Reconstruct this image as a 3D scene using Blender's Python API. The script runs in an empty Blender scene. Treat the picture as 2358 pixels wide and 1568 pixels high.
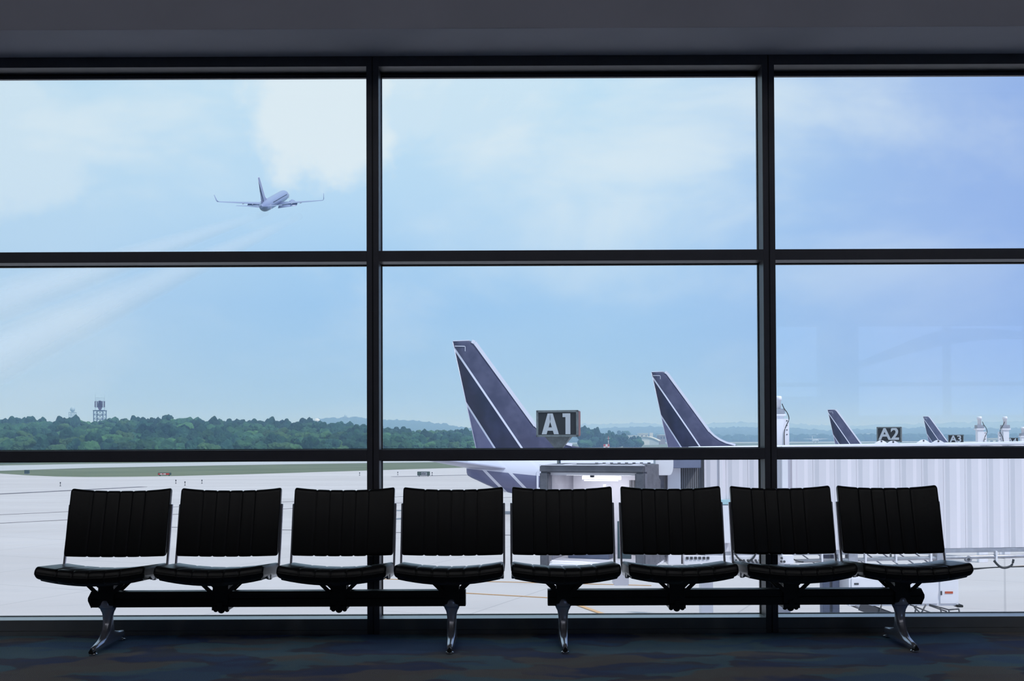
import bpy, bmesh, math, random
from mathutils import Vector, Matrix, noise
random.seed(7)
D = bpy.data
SC = bpy.context.scene
COL = SC.collection
PI = math.pi
R = math.radians
# ------------------------------------------------------------------ camera
FPX, EYE, PITCH, ROLL = 2540.0, 1.103, 0.9, 0.23
SHIFT = (226 - math.tan(R(PITCH)) * FPX) / 2358.0
cam_d = D.cameras.new('camera'); cam = D.objects.new('camera', cam_d); COL.objects.link(cam)
cam_d.sensor_width = 36; cam_d.lens = 36 * FPX / 2358; cam_d.shift_y = SHIFT
cam_d.clip_start = .05; cam_d.clip_end = 20000
CAMROT = Matrix.Rotation(R(90 + PITCH), 4, 'X') @ Matrix.Rotation(-R(ROLL), 4, 'Z')
cam.matrix_world = Matrix.Translation((0, 0, EYE)) @ CAMROT
SC.camera = cam
GZ = EYE - 5.5                      # level of the apron
def ray(px, py):
    return CAMROT.to_3x3() @ Vector(((px - 1179) / FPX, (784 - py) / FPX + SHIFT * 2358 / FPX, -1))
def W(px, py, d):                   # point at distance d in front of the window line of sight
    r = ray(px, py); return Vector((0, 0, EYE)) + r * (d / r.y)
def G(px, py, z=GZ):
    r = ray(px, py); return Vector((0, 0, EYE)) + r * ((z - EYE) / r.z)
# ------------------------------------------------------------------ world, sun, exposure
vs = SC.view_settings
vs.view_transform = 'Standard'; vs.look = 'None'; vs.exposure = 0; vs.gamma = 1; vs.use_curve_mapping = False
FILL = 2.8                          # strength of the unseen ceiling panels added to light the hall
SC.cycles.volume_bounces = 2
SC.cycles.transparent_max_bounces = 24
SC.cycles.max_bounces = 10
SC.cycles.sample_clamp_indirect = 4
SC.cycles.use_denoising = True

class NT:
    def __init__(s, tree): s.t = tree; s.n = tree.nodes; s.l = tree.links
    def new(s, typ, **kw):
        n = s.n.new(typ)
        for k, v in kw.items(): setattr(n, k, v)
        return n
    def put(s, sock, v):
        if v is None: return
        if hasattr(v, 'is_output'): s.l.new(v, sock)
        elif isinstance(v, (tuple, list, Vector)):
            v = tuple(v)
            if sock.type == 'RGBA' and len(v) == 3: v = v + (1,)
            sock.default_value = v
        else: sock.default_value = v
    def m(s, op, a, b=None, c=None, clamp=False):
        n = s.new('ShaderNodeMath', operation=op, use_clamp=clamp)
        for i, v in enumerate((a, b, c)): s.put(n.inputs[i], v)
        return n.outputs[0]
    def vm(s, op, a, b=None):
        n = s.new('ShaderNodeVectorMath', operation=op)
        s.put(n.inputs[0], a); s.put(n.inputs[1], b)
        return n.outputs['Value'] if op in ('LENGTH', 'DISTANCE', 'DOT_PRODUCT') else n.outputs[0]
    def ss(s, x, lo, hi, a=0., b=1.):
        n = s.new('ShaderNodeMapRange', interpolation_type='SMOOTHSTEP')
        s.put(n.inputs['Value'], x); s.put(n.inputs['From Min'], lo); s.put(n.inputs['From Max'], hi)
        s.put(n.inputs['To Min'], a); s.put(n.inputs['To Max'], b)
        return n.outputs[0]
    def mix(s, f, a, b, mode='MIX'):
        n = s.new('ShaderNodeMix', data_type='RGBA', blend_type=mode)
        s.put(n.inputs[0], f); s.put(n.inputs[6], a); s.put(n.inputs[7], b)
        return n.outputs[2]
    def noise(s, vec, scale, detail=3, rough=.5, dist=0., out=0):
        n = s.new('ShaderNodeTexNoise'); s.put(n.inputs['Vector'], vec)
        n.inputs['Scale'].default_value = scale; n.inputs['Detail'].default_value = detail
        n.inputs['Roughness'].default_value = rough; n.inputs['Distortion'].default_value = dist
        return n.outputs[out]
    def ramp(s, x, stops, mode='LINEAR'):
        n = s.new('ShaderNodeValToRGB'); cr = n.color_ramp; cr.interpolation = mode
        while len(cr.elements) < len(stops): cr.elements.new(.5)
        for e, (p, c) in zip(cr.elements, stops): e.position = p; e.color = tuple(c) + (1,)
        s.put(n.inputs[0], x); return n.outputs[0]
    def xyz(s, v):
        n = s.new('ShaderNodeSeparateXYZ'); s.put(n.inputs[0], v); return n.outputs
    def scale(s, v, k):
        return s.vm('MULTIPLY', v, k)

world = D.worlds.new('sky'); SC.world = world; world.use_nodes = True
w = NT(world.node_tree); w.n.clear()
dirv = w.new('ShaderNodeTexCoord').outputs['Generated']
X, Y, Z = w.xyz(dirv)[:3]
base = w.ramp(Z, [(0, (.40, .60, .80)), (.035, (.35, .56, .81)), (.12, (.33, .56, .86)), (.22, (.44, .67, .90)), (.34, (.53, .75, .91)), (1, (.45, .66, .88))])
base = w.mix(w.ss(X, .06, .44, 0, .95), base, (.265, .41, .80))
base = w.mix(w.ss(X, -.12, -.45, 0, .35), base, (.56, .71, .83))
cn = w.noise(w.scale(dirv, (1.6, 1.6, 3.2)), 2.6, 7, .56, .35)
cn2 = w.noise(w.scale(dirv, (1.2, 1.2, 2.2)), 1.3, 4, .5, .2)
fac = w.m('MULTIPLY', w.ss(cn, .44, .68), w.ss(Z, .06, .26, .18, .62))
fac = w.m('MULTIPLY', fac, w.ss(X, .15, .5, 1, .35))
fac = w.m('ADD', fac, w.ss(cn2, .5, .75, 0, .2))
for (px, py, rad, st) in ((745, 255, .085, .95), (640, 205, .05, .45), (40, 330, .075, .5), (1130, 235, .08, .45), (1462, 320, .036, .42), (1340, 400, .04, .25), (930, 210, .06, .5), (1230, 330, .045, .25)):
    v = ray(px, py).normalized()
    wob = w.m('MULTIPLY', w.m('SUBTRACT', w.noise(dirv, 26, 5, .6), .5), rad * .9)
    dist = w.m('ADD', w.vm('DISTANCE', dirv, tuple(v)), wob)
    fac = w.m('MAXIMUM', fac, w.ss(dist, rad, rad * .55, 0, st))
fac = w.m('MINIMUM', fac, 1.0)
skyc = w.mix(fac, base, (.75, .84, .90))
bg = w.new('ShaderNodeBackground'); w.put(bg.inputs[0], skyc); bg.inputs[1].default_value = 1.09
w.l.new(bg.outputs[0], w.new('ShaderNodeOutputWorld').inputs[0])

sun_d = D.lights.new('sun', 'SUN'); sun_d.energy = 3.1; sun_d.angle = R(2); sun_d.color = (1, .98, .965)
sun = D.objects.new('sun', sun_d); COL.objects.link(sun)
sun.rotation_euler = Vector((.60, -.42, 1.0)).to_track_quat('Z', 'Y').to_euler()

# ------------------------------------------------------------------ materials
def mat(name, col, rough=.5, metal=0., spec=.5, bump=None, coat=0., fn=None):
    m = D.materials.new(name); m.use_nodes = True
    t = NT(m.node_tree); b = t.n['Principled BSDF']
    t.put(b.inputs['Base Color'], col); b.inputs['Roughness'].default_value = rough
    b.inputs['Metallic'].default_value = metal; b.inputs['Specular IOR Level'].default_value = spec
    b.inputs['Coat Weight'].default_value = coat
    m.diffuse_color = tuple(col) + (1,)
    if bump:
        sc, st = bump[:2]
        o = t.new('ShaderNodeTexCoord').outputs['Object']
        h = t.noise(o, sc, 4, .6)
        bn = t.new('ShaderNodeBump'); bn.inputs['Strength'].default_value = st; bn.inputs['Distance'].default_value = bump[2] if len(bump) > 2 else .002
        t.l.new(h, bn.inputs['Height']); t.l.new(bn.outputs[0], b.inputs['Normal'])
    if fn: fn(t, b)
    return m
def mottle(sc, amt, stretch=(1, 1, 1)):
    def f(t, b):
        c = tuple(b.inputs['Base Color'].default_value)[:3]
        o = t.new('ShaderNodeTexCoord').outputs['Object']
        h = t.noise(t.scale(o, stretch), sc, 5, .6)
        t.put(b.inputs['Base Color'], t.mix(t.ss(h, .3, .7), tuple(x * (1 - amt) for x in c), tuple(min(1, x * (1 + amt)) for x in c)))
    return f
M = {}
M['leather'] = mat('black_leather', (.005, .005, .0055), .33, 0, .36, bump=(60, .25, .002))
M['leather_edge'] = mat('black_leather_edge', (.012, .012, .013), .25, 0, .5)
M['black_metal'] = mat('black_painted_steel', (.006, .006, .007), .42, 0, .4)
M['alu'] = mat('polished_cast_aluminium', (.60, .60, .67), .22, .72, .5, bump=(14, .05))
M['alu_dull'] = mat('satin_aluminium', (.42, .42, .43), .33, 1.0)
M['chrome'] = mat('chrome', (.8, .8, .82), .08, 1.0)
M['rubber'] = mat('black_rubber', (.01, .01, .01), .6)
M['frame'] = mat('anodised_window_frame', (.085, .085, .10), .45, .15, .5, fn=mottle(9, .06))
M['silltop'] = mat('sill_top_aluminium', (.80, .84, .86), .35, .3)
M['sillm'] = mat('sill_frame_aluminium', (.25, .26, .265), .45, .25, .5, fn=mottle(5, .05))
M['gasket'] = mat('black_gasket', (.012, .012, .014), .5)
M['plaster'] = mat('painted_soffit', (.62, .61, .68), .85, fn=mottle(1.2, .05))
M['bulk'] = mat('painted_bulkhead', (.37, .37, .43), .9, fn=mottle(1.0, .06))
M['wall_dark'] = mat('dark_wall_paint', (.34, .34, .37), .85)
M['white'] = mat('white_painted_steel', (.82, .80, .85), .45, fn=mottle(.8, .05))
M['bridge'] = mat('lavender_white_cladding', (.76, .72, .765), .42, 0, .4, fn=mottle(.5, .05, (1, 1, .3)))
M['cladrib'] = mat('lavender_white_rib', (.80, .76, .80), .42, 0, .4)
M['grey_metal'] = mat('grey_painted_metal', (.30, .30, .34), .5, fn=mottle(2, .12))
M['pale_metal'] = mat('galvanised_metal', (.42, .42, .46), .4, .5, fn=mottle(3, .15))
M['fabric_grey'] = mat('grey_canopy_fabric', (.13, .13, .155), .75, bump=(9, .6, .02), fn=mottle(3, .15))
M['blue_grey'] = mat('blue_grey_panel', (.17, .19, .28), .5, fn=mottle(2, .1))
M['slat'] = mat('grey_roller_slat', (.16, .16, .18), .5)
M['dark_steel'] = mat('dark_steel', (.07, .07, .08), .5, .3)
M['teal_glass'] = mat('teal_tinted_panel', (.06, .10, .12), .15)
M['cyan_paint'] = mat('pale_cyan_paint', (.42, .62, .68), .5)
M['cable'] = mat('dark_cable', (.03, .035, .04), .5)
M['orange_label'] = mat('orange_label', (.50, .10, .05), .6)
M['sign_black'] = mat('sign_face_black', (.028, .03, .036), .35)
M['sign_white'] = mat('sign_lettering_white', (.52, .55, .60), .6)
M['sign_frame'] = mat('sign_frame_grey', (.17, .19, .20), .5, .2, fn=mottle(6, .2))
M['sign_red'] = mat('sign_reverse_red', (.22, .09, .08), .5)
M['air_white'] = mat('aircraft_white_paint', (.74, .74, .84), .22, 0, .6, coat=.3)
M['air_grey'] = mat('aircraft_grey_metal', (.30, .31, .40), .35, .4)
M['air_dark'] = mat('aircraft_dark_blue', (.035, .042, .10), .3, 0, .5, coat=.2)
M['air_belly'] = mat('aircraft_belly_blue', (.13, .14, .25), .3, 0, .5, coat=.2)
M['air_wing'] = mat('aircraft_wing_grey', (.42, .43, .54), .35, .1)
M['glass_dark'] = mat('dark_window_glass', (.02, .02, .03), .1)
M['taxi_red'] = mat('taxiway_sign_red', (.55, .05, .03), .5)
M['sign_text'] = mat('taxiway_sign_white', (.8, .8, .8), .5)
M['green_box'] = mat('green_grey_box', (.06, .09, .08), .6)
M['bldg_white'] = mat('white_building_wall', (.72, .70, .66), .7)
M['bldg_roof'] = mat('pale_arched_roof', (.70, .68, .60), .6)
M['bldg_grey'] = mat('grey_building_wall', (.45, .50, .50), .7)
M['bldg_brown'] = mat('brown_building_wall', (.25, .17, .15), .8)
M['lattice'] = mat('lattice_tower_steel', (.10, .16, .24), .5)
M['lattice_pale'] = mat('pale_lattice_tower_steel', (.36, .46, .52), .5)
M['antenna'] = mat('radar_antenna_purple_grey', (.12, .07, .14), .6)
M['tube'] = mat('fluorescent_tube', (.9, .9, .9), .5); _b = M['tube'].node_tree.nodes['Principled BSDF']; _b.inputs['Emission Color'].default_value = (.93, .93, 1, 1); _b.inputs['Emission Strength'].default_value = 1.2
M['cabfill'] = mat('cab_fill_panel', (.9, .9, .9), .5); _b = M['cabfill'].node_tree.nodes['Principled BSDF']; _b.inputs['Emission Color'].default_value = (.95, .94, 1, 1); _b.inputs['Emission Strength'].default_value = 5
M['trunk'] = mat('tree_bark', (.05, .04, .03), .9)
M['orange_paint'] = mat('orange_line_paint', (.62, .36, .17), .6)
M['dark_joint'] = mat('dark_joint_sealant', (.16, .15, .17), .8, fn=mottle(.3, .2))

def _stripes(t, b):          # printed tail livery: three bands parted by thin white stripes
    o = t.new('ShaderNodeTexCoord').outputs['Object']
    x, y, z = t.xyz(o)[:3]
    def s(x0, z0, k): return t.m('ADD', t.m('ADD', x, -x0), t.m('MULTIPLY', t.m('SUBTRACT', z0, z), -k))
    s1 = s(-1.46, 11.87, .674); s2 = s(-.64, 7.93, .631)
    nz = t.noise(o, .9, 4, .6)
    A = t.mix(t.ss(nz, .35, .7), (.062, .066, .125), (.098, .10, .175))
    B = t.mix(t.ss(nz, .35, .7), (.020, .026, .060), (.034, .040, .092))
    C = t.mix(t.ss(nz, .35, .7), (.17, .17, .30), (.22, .22, .36))
    c = t.mix(t.m('GREATER_THAN', s1, 0), B, A)
    c = t.mix(t.m('LESS_THAN', s2, 0), c, C)
    wh = (.78, .78, .9)
    c = t.mix(t.m('LESS_THAN', t.m('ABSOLUTE', s1), .085), c, wh)
    c = t.mix(t.m('LESS_THAN', t.m('ABSOLUTE', s2), .075), c, wh)
    t.put(b.inputs['Base Color'], c)
M['livery'] = mat('tail_livery', (.08, .08, .15), .35, 0, .5, coat=.15, fn=_stripes)
M['livery2'] = mat('pale_tail_livery', (.08, .08, .15), .35, 0, .5, coat=.15, fn=_stripes)
for _n in M['livery2'].node_tree.nodes:
    if _n.type == 'MIX' and tuple(round(x, 3) for x in _n.inputs[6].default_value)[:3] == (.062, .066, .125): _n.inputs[6].default_value = (.25, .27, .42, 1); _n.inputs[7].default_value = (.30, .32, .48, 1)

M['dep'] = mat('backlit_aircraft_tone', (.23, .27, .43), .35, 0, .5, coat=.2)  # departing airliner's backlit shade put into its body colour
def _fuse(t, b):             # white crown, dark blue painted lower tail with white diagonal bands
    o = t.new('ShaderNodeTexCoord').outputs['Object']
    x, y, z = t.xyz(o)[:3]
    low = t.m('LESS_THAN', t.m('ADD', z, t.m('MULTIPLY', x, .10)), 3.25)
    back = t.m('LESS_THAN', t.m('ADD', x, t.m('MULTIPLY', z, .9)), 9.5)
    c = t.mix(t.m('MULTIPLY', low, back), (.72, .72, .84), (.16, .17, .30))
    for x0 in (.62, 2.3, 4.6):
        u = t.m('ABSOLUTE', t.m('ADD', t.m('ADD', x, -x0), t.m('MULTIPLY', t.m('SUBTRACT', 3.2, z), -.95)))
        c = t.mix(t.m('MULTIPLY', t.m('LESS_THAN', u, .13), back), c, (.75, .75, .86))
    t.put(b.inputs['Base Color'], c)
M['fuselage'] = mat('fuselage_paint', (.7, .7, .8), .25, 0, .5, coat=.3, fn=_fuse)

def _carpet(t, b):
    o = t.new('ShaderNodeTexCoord').outputs['Object']
    wv = t.vm('ADD', t.scale(o, (1.0, 1.9, 1)), t.scale(t.noise(o, 2.2, 3, .6, out=1), (.7, .7, 0)))
    n1 = t.noise(wv, 1.7, 2, .45)
    n2 = t.noise(t.vm('ADD', wv, (7.3, 2.1, 0)), 1.35, 2, .45)
    c = t.ramp(n1, [(0, (0.141, 0.165, 0.308)), (.40, (0.160, 0.195, 0.370)), (.455, (0.189, 0.207, 0.293)), (.50, (0.207, 0.216, 0.274)), (.53, (0.221, 0.357, 0.452)), (.60, (0.245, 0.375, 0.458)), (1, (0.272, 0.396, 0.440))])
    c = t.mix(t.ss(n2, .52, .60, 0, .85), c, (0.351, 0.325, 0.301))
    c = t.mix(t.ss(n2, .46, .40, 0, .7), c, (0.165, 0.279, 0.500))
    fine = t.noise(o, 420, 2, .7)
    wvn = t.new('ShaderNodeTexWave'); t.put(wvn.inputs['Vector'], o); wvn.inputs['Scale'].default_value = 62; wvn.bands_direction = 'DIAGONAL'; wvn.inputs['Distortion'].default_value = 1.2; wvn.inputs['Detail'].default_value = 2
    k = t.m('MULTIPLY', t.ss(fine, .3, .7, .45, 1.6), t.m('MULTIPLY_ADD', wvn.outputs['Fac'], .55, .72))
    n = t.new('ShaderNodeCombineXYZ'); [t.l.new(k, n.inputs[i]) for i in range(3)]
    c = t.vm('MULTIPLY', c, n.outputs[0])
    t.put(b.inputs['Base Color'], c)
    bn = t.new('ShaderNodeBump'); bn.inputs['Strength'].default_value = .8; bn.inputs['Distance'].default_value = .003
    t.put(bn.inputs['Height'], k); t.l.new(bn.outputs[0], b.inputs['Normal'])
M['carpet'] = mat('patterned_blue_carpet', (.04, .05, .08), .95, 0, .1, fn=_carpet)

def _apron(t, b):
    o = t.new('ShaderNodeNewGeometry').outputs['Position']
    n1 = t.noise(t.scale(o, (.02, .12, 1)), 1.0, 5, .6)
    n2 = t.noise(t.scale(o, (.25, 1.1, 1)), 1.2, 5, .7)
    c = t.mix(t.ss(n1, .3, .7), (.49, .45, .445), (.56, .52, .515))
    c = t.mix(t.ss(n2, .56, .72, 0, .3), c, (.36, .345, .36))
    br = t.new('ShaderNodeTexBrick'); t.put(br.inputs['Vector'], t.vm('ADD', o, (3, 2.5, 0))); br.offset = 0
    br.inputs['Scale'].default_value = 1; br.inputs['Mortar Size'].default_value = .035; br.inputs['Mortar Smooth'].default_value = .1
    br.inputs['Brick Width'].default_value = 7.6; br.inputs['Row Height'].default_value = 7.6
    rot = t.new('ShaderNodeVectorRotate', rotation_type='Z_AXIS'); t.put(rot.inputs['Vector'], o); rot.inputs['Angle'].default_value = R(24)
    t.put(br.inputs['Vector'], rot.outputs[0])
    c = t.mix(t.m('MULTIPLY', br.outputs['Fac'], .35), c, (.22, .21, .22))
    t.put(b.inputs['Base Color'], c)
M['apron'] = mat('apron_concrete', (.44, .43, .44), .8, 0, .3, fn=_apron)
M['runway'] = mat('runway_asphalt', (.46, .46, .46), .8, 0, .3)
def _grass(t, b):
    o = t.new('ShaderNodeNewGeometry').outputs['Position']
    n = t.noise(t.scale(o, (.05, .2, 1)), 1, 6, .65)
    t.put(b.inputs['Base Color'], t.mix(t.ss(n, .3, .7), (.11, .135, .085), (.17, .19, .125)))
M['grass'] = mat('airfield_grass', (.1, .16, .08), .95, 0, .1, fn=_grass)
def _leaf(c1, c2):
    def f(t, b):
        o = t.new('ShaderNodeTexCoord').outputs['Object']
        n = t.noise(o, 1.6, 5, .7)
        rnd = t.new('ShaderNodeObjectInfo').outputs['Random']
        c = t.mix(t.ss(n, .3, .7), c1, c2)
        hs = t.new('ShaderNodeHueSaturation'); t.put(hs.inputs['Color'], c)
        t.put(hs.inputs['Value'], t.m('MULTIPLY_ADD', rnd, .7, .65)); t.put(hs.inputs['Hue'], t.m('MULTIPLY_ADD', rnd, .03, .485))
        t.l.new(hs.outputs[0], b.inputs['Base Color'])
    return f
M['leaf_a'] = mat('foliage_mid_green', (.04, .09, .03), .9, 0, .1, fn=_leaf((.020, .060, .035), (.045, .115, .050)))
M['leaf_b'] = mat('foliage_dark_green', (.02, .06, .03), .9, 0, .1, fn=_leaf((.012, .040, .032), (.028, .078, .045)))
M['leaf_c'] = mat('foliage_light_green', (.06, .12, .04), .9, 0, .1, fn=_leaf((.035, .090, .040), (.075, .160, .060)))
M['forest'] = mat('distant_forest', (.03, .07, .04), .95, 0, .05, fn=_leaf((.010, .028, .022), (.030, .075, .040)))

m = D.materials.new('window_glass'); m.use_nodes = True; t = NT(m.node_tree); t.n.clear()
tr = t.new('ShaderNodeBsdfTransparent'); tr.inputs[0].default_value = (.97, .985, .985, 1)
gl = t.new('ShaderNodeBsdfGlossy'); gl.inputs['Roughness'].default_value = 0
fr = t.new('ShaderNodeFresnel'); fr.inputs[0].default_value = 1.45
ms = t.new('ShaderNodeMixShader'); t.l.new(t.m('MULTIPLY', fr.outputs[0], 1.0), ms.inputs[0]); t.l.new(tr.outputs[0], ms.inputs[1]); t.l.new(gl.outputs[0], ms.inputs[2])
t.l.new(ms.outputs[0], t.new('ShaderNodeOutputMaterial').inputs[0]); M['glass'] = m

m = D.materials.new('haze_air'); m.use_nodes = True; t = NT(m.node_tree); t.n.clear()
v = t.new('ShaderNodeVolumeScatter'); v.inputs['Color'].default_value = (.42, .64, 1, 1); v.inputs['Density'].default_value = .00072; v.inputs['Anisotropy'].default_value = 0
t.l.new(v.outputs[0], t.new('ShaderNodeOutputMaterial').inputs['Volume']); M['haze'] = m

# ------------------------------------------------------------------ mesh helpers
class MB:
    def __init__(s): s.v = []; s.f = []; s.sm = []; s.mi = []; s.cm = 0
    def add(s, vs, fs, smooth=False):
        o = len(s.v); s.v += [Vector(p) for p in vs]
        for f in fs: s.f.append([i + o for i in f]); s.sm.append(smooth); s.mi.append(s.cm)
        return s
    def box(s, a, b, rot=None, c=None):
        x0, y0, z0 = a; x1, y1, z1 = b
        if x0 > x1: x0, x1 = x1, x0
        if y0 > y1: y0, y1 = y1, y0
        if z0 > z1: z0, z1 = z1, z0
        vs = [Vector(p) for p in ((x0, y0, z0), (x1, y0, z0), (x1, y1, z0), (x0, y1, z0), (x0, y0, z1), (x1, y0, z1), (x1, y1, z1), (x0, y1, z1))]
        if rot:
            cc = Vector(c) if c else (Vector(a) + Vector(b)) / 2
            vs = [cc + rot @ (p - cc) for p in vs]
        return s.add(vs, [(0, 3, 2, 1), (4, 5, 6, 7), (0, 1, 5, 4), (1, 2, 6, 5), (2, 3, 7, 6), (3, 0, 4, 7)])
    def loft(s, rings, cap=True, smooth=True, closed=True):
        n = len(rings[0]); vs = [p for r in rings for p in r]; fs = []
        for i in range(len(rings) - 1):
            for j in range(n if closed else n - 1):
                k = (j + 1) % n
                fs.append((i * n + j, i * n + k, (i + 1) * n + k, (i + 1) * n + j))
        o = len(s.v); s.add(vs, fs, smooth)
        if cap and closed:
            s.f.append([o + i for i in range(n)][::-1]); s.sm.append(False); s.mi.append(s.cm)
            s.f.append([o + (len(rings) - 1) * n + i for i in range(n)]); s.sm.append(False); s.mi.append(s.cm)
        return s
    def tube(s, pts, r, n=8, smooth=True):
        pts = [Vector(p) for p in pts]; rings = []
        for i, p in enumerate(pts):
            t = (pts[min(i + 1, len(pts) - 1)] - pts[max(i - 1, 0)]).normalized()
            up = Vector((0, 0, 1)) if abs(t.z) < .95 else Vector((1, 0, 0))
            a = t.cross(up).normalized(); b = a.cross(t)
            rr = r[i] if isinstance(r, (list, tuple)) else r
            rings.append([p + a * math.cos(2 * PI * k / n) * rr + b * math.sin(2 * PI * k / n) * rr for k in range(n)])
        return s.loft(rings, True, smooth)
    def hose(s, pts, r, n=8):
        P = [Vector(p) for p in pts]; out = []
        for i in range(len(P) - 1):
            a, b, c, d = P[max(i - 1, 0)], P[i], P[i + 1], P[min(i + 2, len(P) - 1)]
            for k in range(5):
                t = k / 5; out.append(.5 * ((2 * b) + (c - a) * t + (2 * a - 5 * b + 4 * c - d) * t * t + (3 * b - a - 3 * c + d) * t ** 3))
        return s.tube(out + [P[-1]], r, n)
    def bar(s, a, b, wd, dp, up=(0, 0, 1)):
        a = Vector(a); b = Vector(b); t = (b - a).normalized(); u = Vector(up)
        if abs(t.dot(u)) > .98: u = Vector((1, 0, 0))
        x = t.cross(u).normalized() * wd / 2; y = x.cross(t).normalized() * dp / 2
        return s.loft([[p + x + y, p - x + y, p - x - y, p + x - y] for p in (a, b)], True, False)
    def prism(s, poly, y0, y1, ax='y'):       # polygon in (x,z) extruded along y, or given axis
        f = {'y': lambda p, q: (p[0], q, p[1]), 'x': lambda p, q: (q, p[0], p[1]), 'z': lambda p, q: (p[0], p[1], q)}[ax]
        return s.loft([[Vector(f(p, y0)) for p in poly], [Vector(f(p, y1)) for p in poly]], True, False)
    def lathe(s, prof, n=16, c=(0, 0, 0), smooth=True):
        c = Vector(c)
        return s.loft([[c + Vector((r * math.cos(2 * PI * k / n), r * math.sin(2 * PI * k / n), z)) for k in range(n)] for r, z in prof], True, smooth)
    def mesh(s, name, mats, bevel=0):
        me = D.meshes.new(name); me.from_pydata([tuple(p) for p in s.v], [], s.f)
        mats = mats if isinstance(mats, (list, tuple)) else [mats]
        for mm in mats: me.materials.append(M[mm])
        me.polygons.foreach_set('use_smooth', s.sm); me.polygons.foreach_set('material_index', s.mi)
        bm = bmesh.new(); bm.from_mesh(me)
        bmesh.ops.recalc_face_normals(bm, faces=bm.faces)
        if bevel: bmesh.ops.bevel(bm, geom=[e for e in bm.edges if e.is_manifold and e.calc_face_angle(0) > .6], offset=bevel, segments=2, affect='EDGES', clamp_overlap=True)
        bm.to_mesh(me); bm.free(); me.update()
        return me
    def build(s, name, mats, parent=None, bevel=0, local=False):
        if parent is not None and not local:
            off = wloc(parent); s.v = [p - off for p in s.v]
        return link(name, s.mesh(name, mats, bevel), parent)
def wloc(o):
    v = Vector(o.location)
    while o.parent: o = o.parent; v += Vector(o.location)
    return v
def link(name, me, parent=None):
    o = D.objects.new(name, me); COL.objects.link(o)
    if parent is not None: o.parent = parent
    return o
def tag(o, label=None, cat=None, group=None, kind=None):
    if label: o['label'] = label
    if cat: o['category'] = cat
    if group: o['group'] = group
    if kind: o['kind'] = kind
    return o
def thing(name, loc, label, cat, group=None, rz=0):
    o = D.objects.new(name, None); COL.objects.link(o); o.location = loc; o.rotation_euler.z = rz; o.empty_display_size = .1
    return tag(o, label, cat, group)
KIDS = {}
def copy_tree(o, parent=None):
    c = o.copy(); COL.objects.link(c); c.parent = parent
    for ch in list(o.children): copy_tree(ch, c)
    return c
def struct(name, loc=None):
    o = D.objects.new(name, None); COL.objects.link(o); o.location = loc or (0, 0, 0); o['kind'] = 'structure'; return o

# ------------------------------------------------------------------ the hall
YF, YG = 6.25, 6.39          # inner face and glass plane of the window wall
XL, XR, YB, CZ = -8.6, 11.4, -10.0, 6.0
tag(MB().box((XL, YB, -.3), (XR, YF + .22, 0)).build('floor', 'carpet'), 'patterned blue, teal and brown carpet', None, None, 'structure')
tag(MB().box((XL, YB, CZ), (XR, 5.83, CZ + .3)).build('ceiling', 'bulk'), None, None, None, 'structure')
tag(MB().box((XL, 5.83, 3.285), (XR, 6.60, CZ + .3)).build('trim_1', ['bulk']), 'grey bulkhead and soffit above the window', None, None, 'structure')
tag(MB().box((XL, 5.831, 3.2835), (XR, YF - .002, 3.287)).build('trim_2', 'plaster'), 'grey painted soffit strip above the window', None, None, 'structure')
tag(MB().box((XL - .3, YB, -.3), (XL, YF + .2, CZ + .3)).build('wall_left', 'wall_dark'), None, None, None, 'structure')
tag(MB().box((XR, YB, -.3), (XR + .3, YF + .2, CZ + .3)).build('wall_right', 'wall_dark'), None, None, None, 'structure')
# glowing panels added out of view across the ceiling to brighten the hall
M['lamp'] = mat('fill_diffuser', (.9, .9, .9), .6); _b = M['lamp'].node_tree.nodes['Principled BSDF']; _b.inputs['Emission Color'].default_value = (.96, .97, 1, 1); _b.inputs['Emission Strength'].default_value = FILL
for lx, lab in ((-6.6, 'far left'), (-4.0, 'left'), (-1.3, 'inner left'), (1.3, 'inner right'), (4.0, 'right'), (6.6, 'far right')):
    for ly, l2 in ((-1.1, 'rear'), (1.2, 'middle'), (3.5, 'nearest the window')):
        t = thing('fill_panel', (lx, ly, CZ), 'unseen square fill panel added to light the hall, %s column, %s' % (lab, l2), 'lamp', 'added fill panels')
        MB().box((-.45, -.45, -.05), (.45, .45, 0)).build('fill_housing', 'white', t, .005, True); MB().box((-.42, -.42, -.06), (.42, .42, -.049)).build('diffuser', 'lamp', t, 0, True)
# back wall with the openings whose light is mirrored faintly in the right-hand panes
wb = struct('wall_back')
q = MB()
ops = [(5.48, 6.39, 1.95, 3.42), (7.17, 10.7, 1.55, 3.40)]
q.box((XL, YB - .3, -.3), (XR, YB, 1.55)); q.box((XL, YB - .3, 3.42), (XR, YB, CZ + .3))
q.box((XL, YB - .3, 1.55), (5.48, YB, 3.42)); q.box((6.39, YB - .3, 1.55), (7.17, YB, 3.42)); q.box((10.7, YB - .3, 1.55), (XR, YB, 3.42))
q.box((5.48, YB - .3, 1.55), (6.39, YB, 1.95))
q.build('wall_panel', 'wall_dark', wb)
q = MB(); arc = []
for i in range(15):
    u = i / 14; arc.append((7.17 + 3.53 * u, 2.52 + .62 * math.sin(u * PI * .55)))
q.prism(arc + [(x, z + .34 - .12 * abs(x - 8.9)) for x, z in arc[::-1]], YB - .2, YB - .05); q.build('arched_beam', 'wall_dark', wb)
MB().box((5.48, YB - .2, 2.16), (10.7, YB - .1, 2.24)).build('transom', 'frame', wb)
MB().box((8.98, YB - .2, 1.55), (9.12, YB - .1, 3.4)).build('mullion', 'frame', wb)

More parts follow.
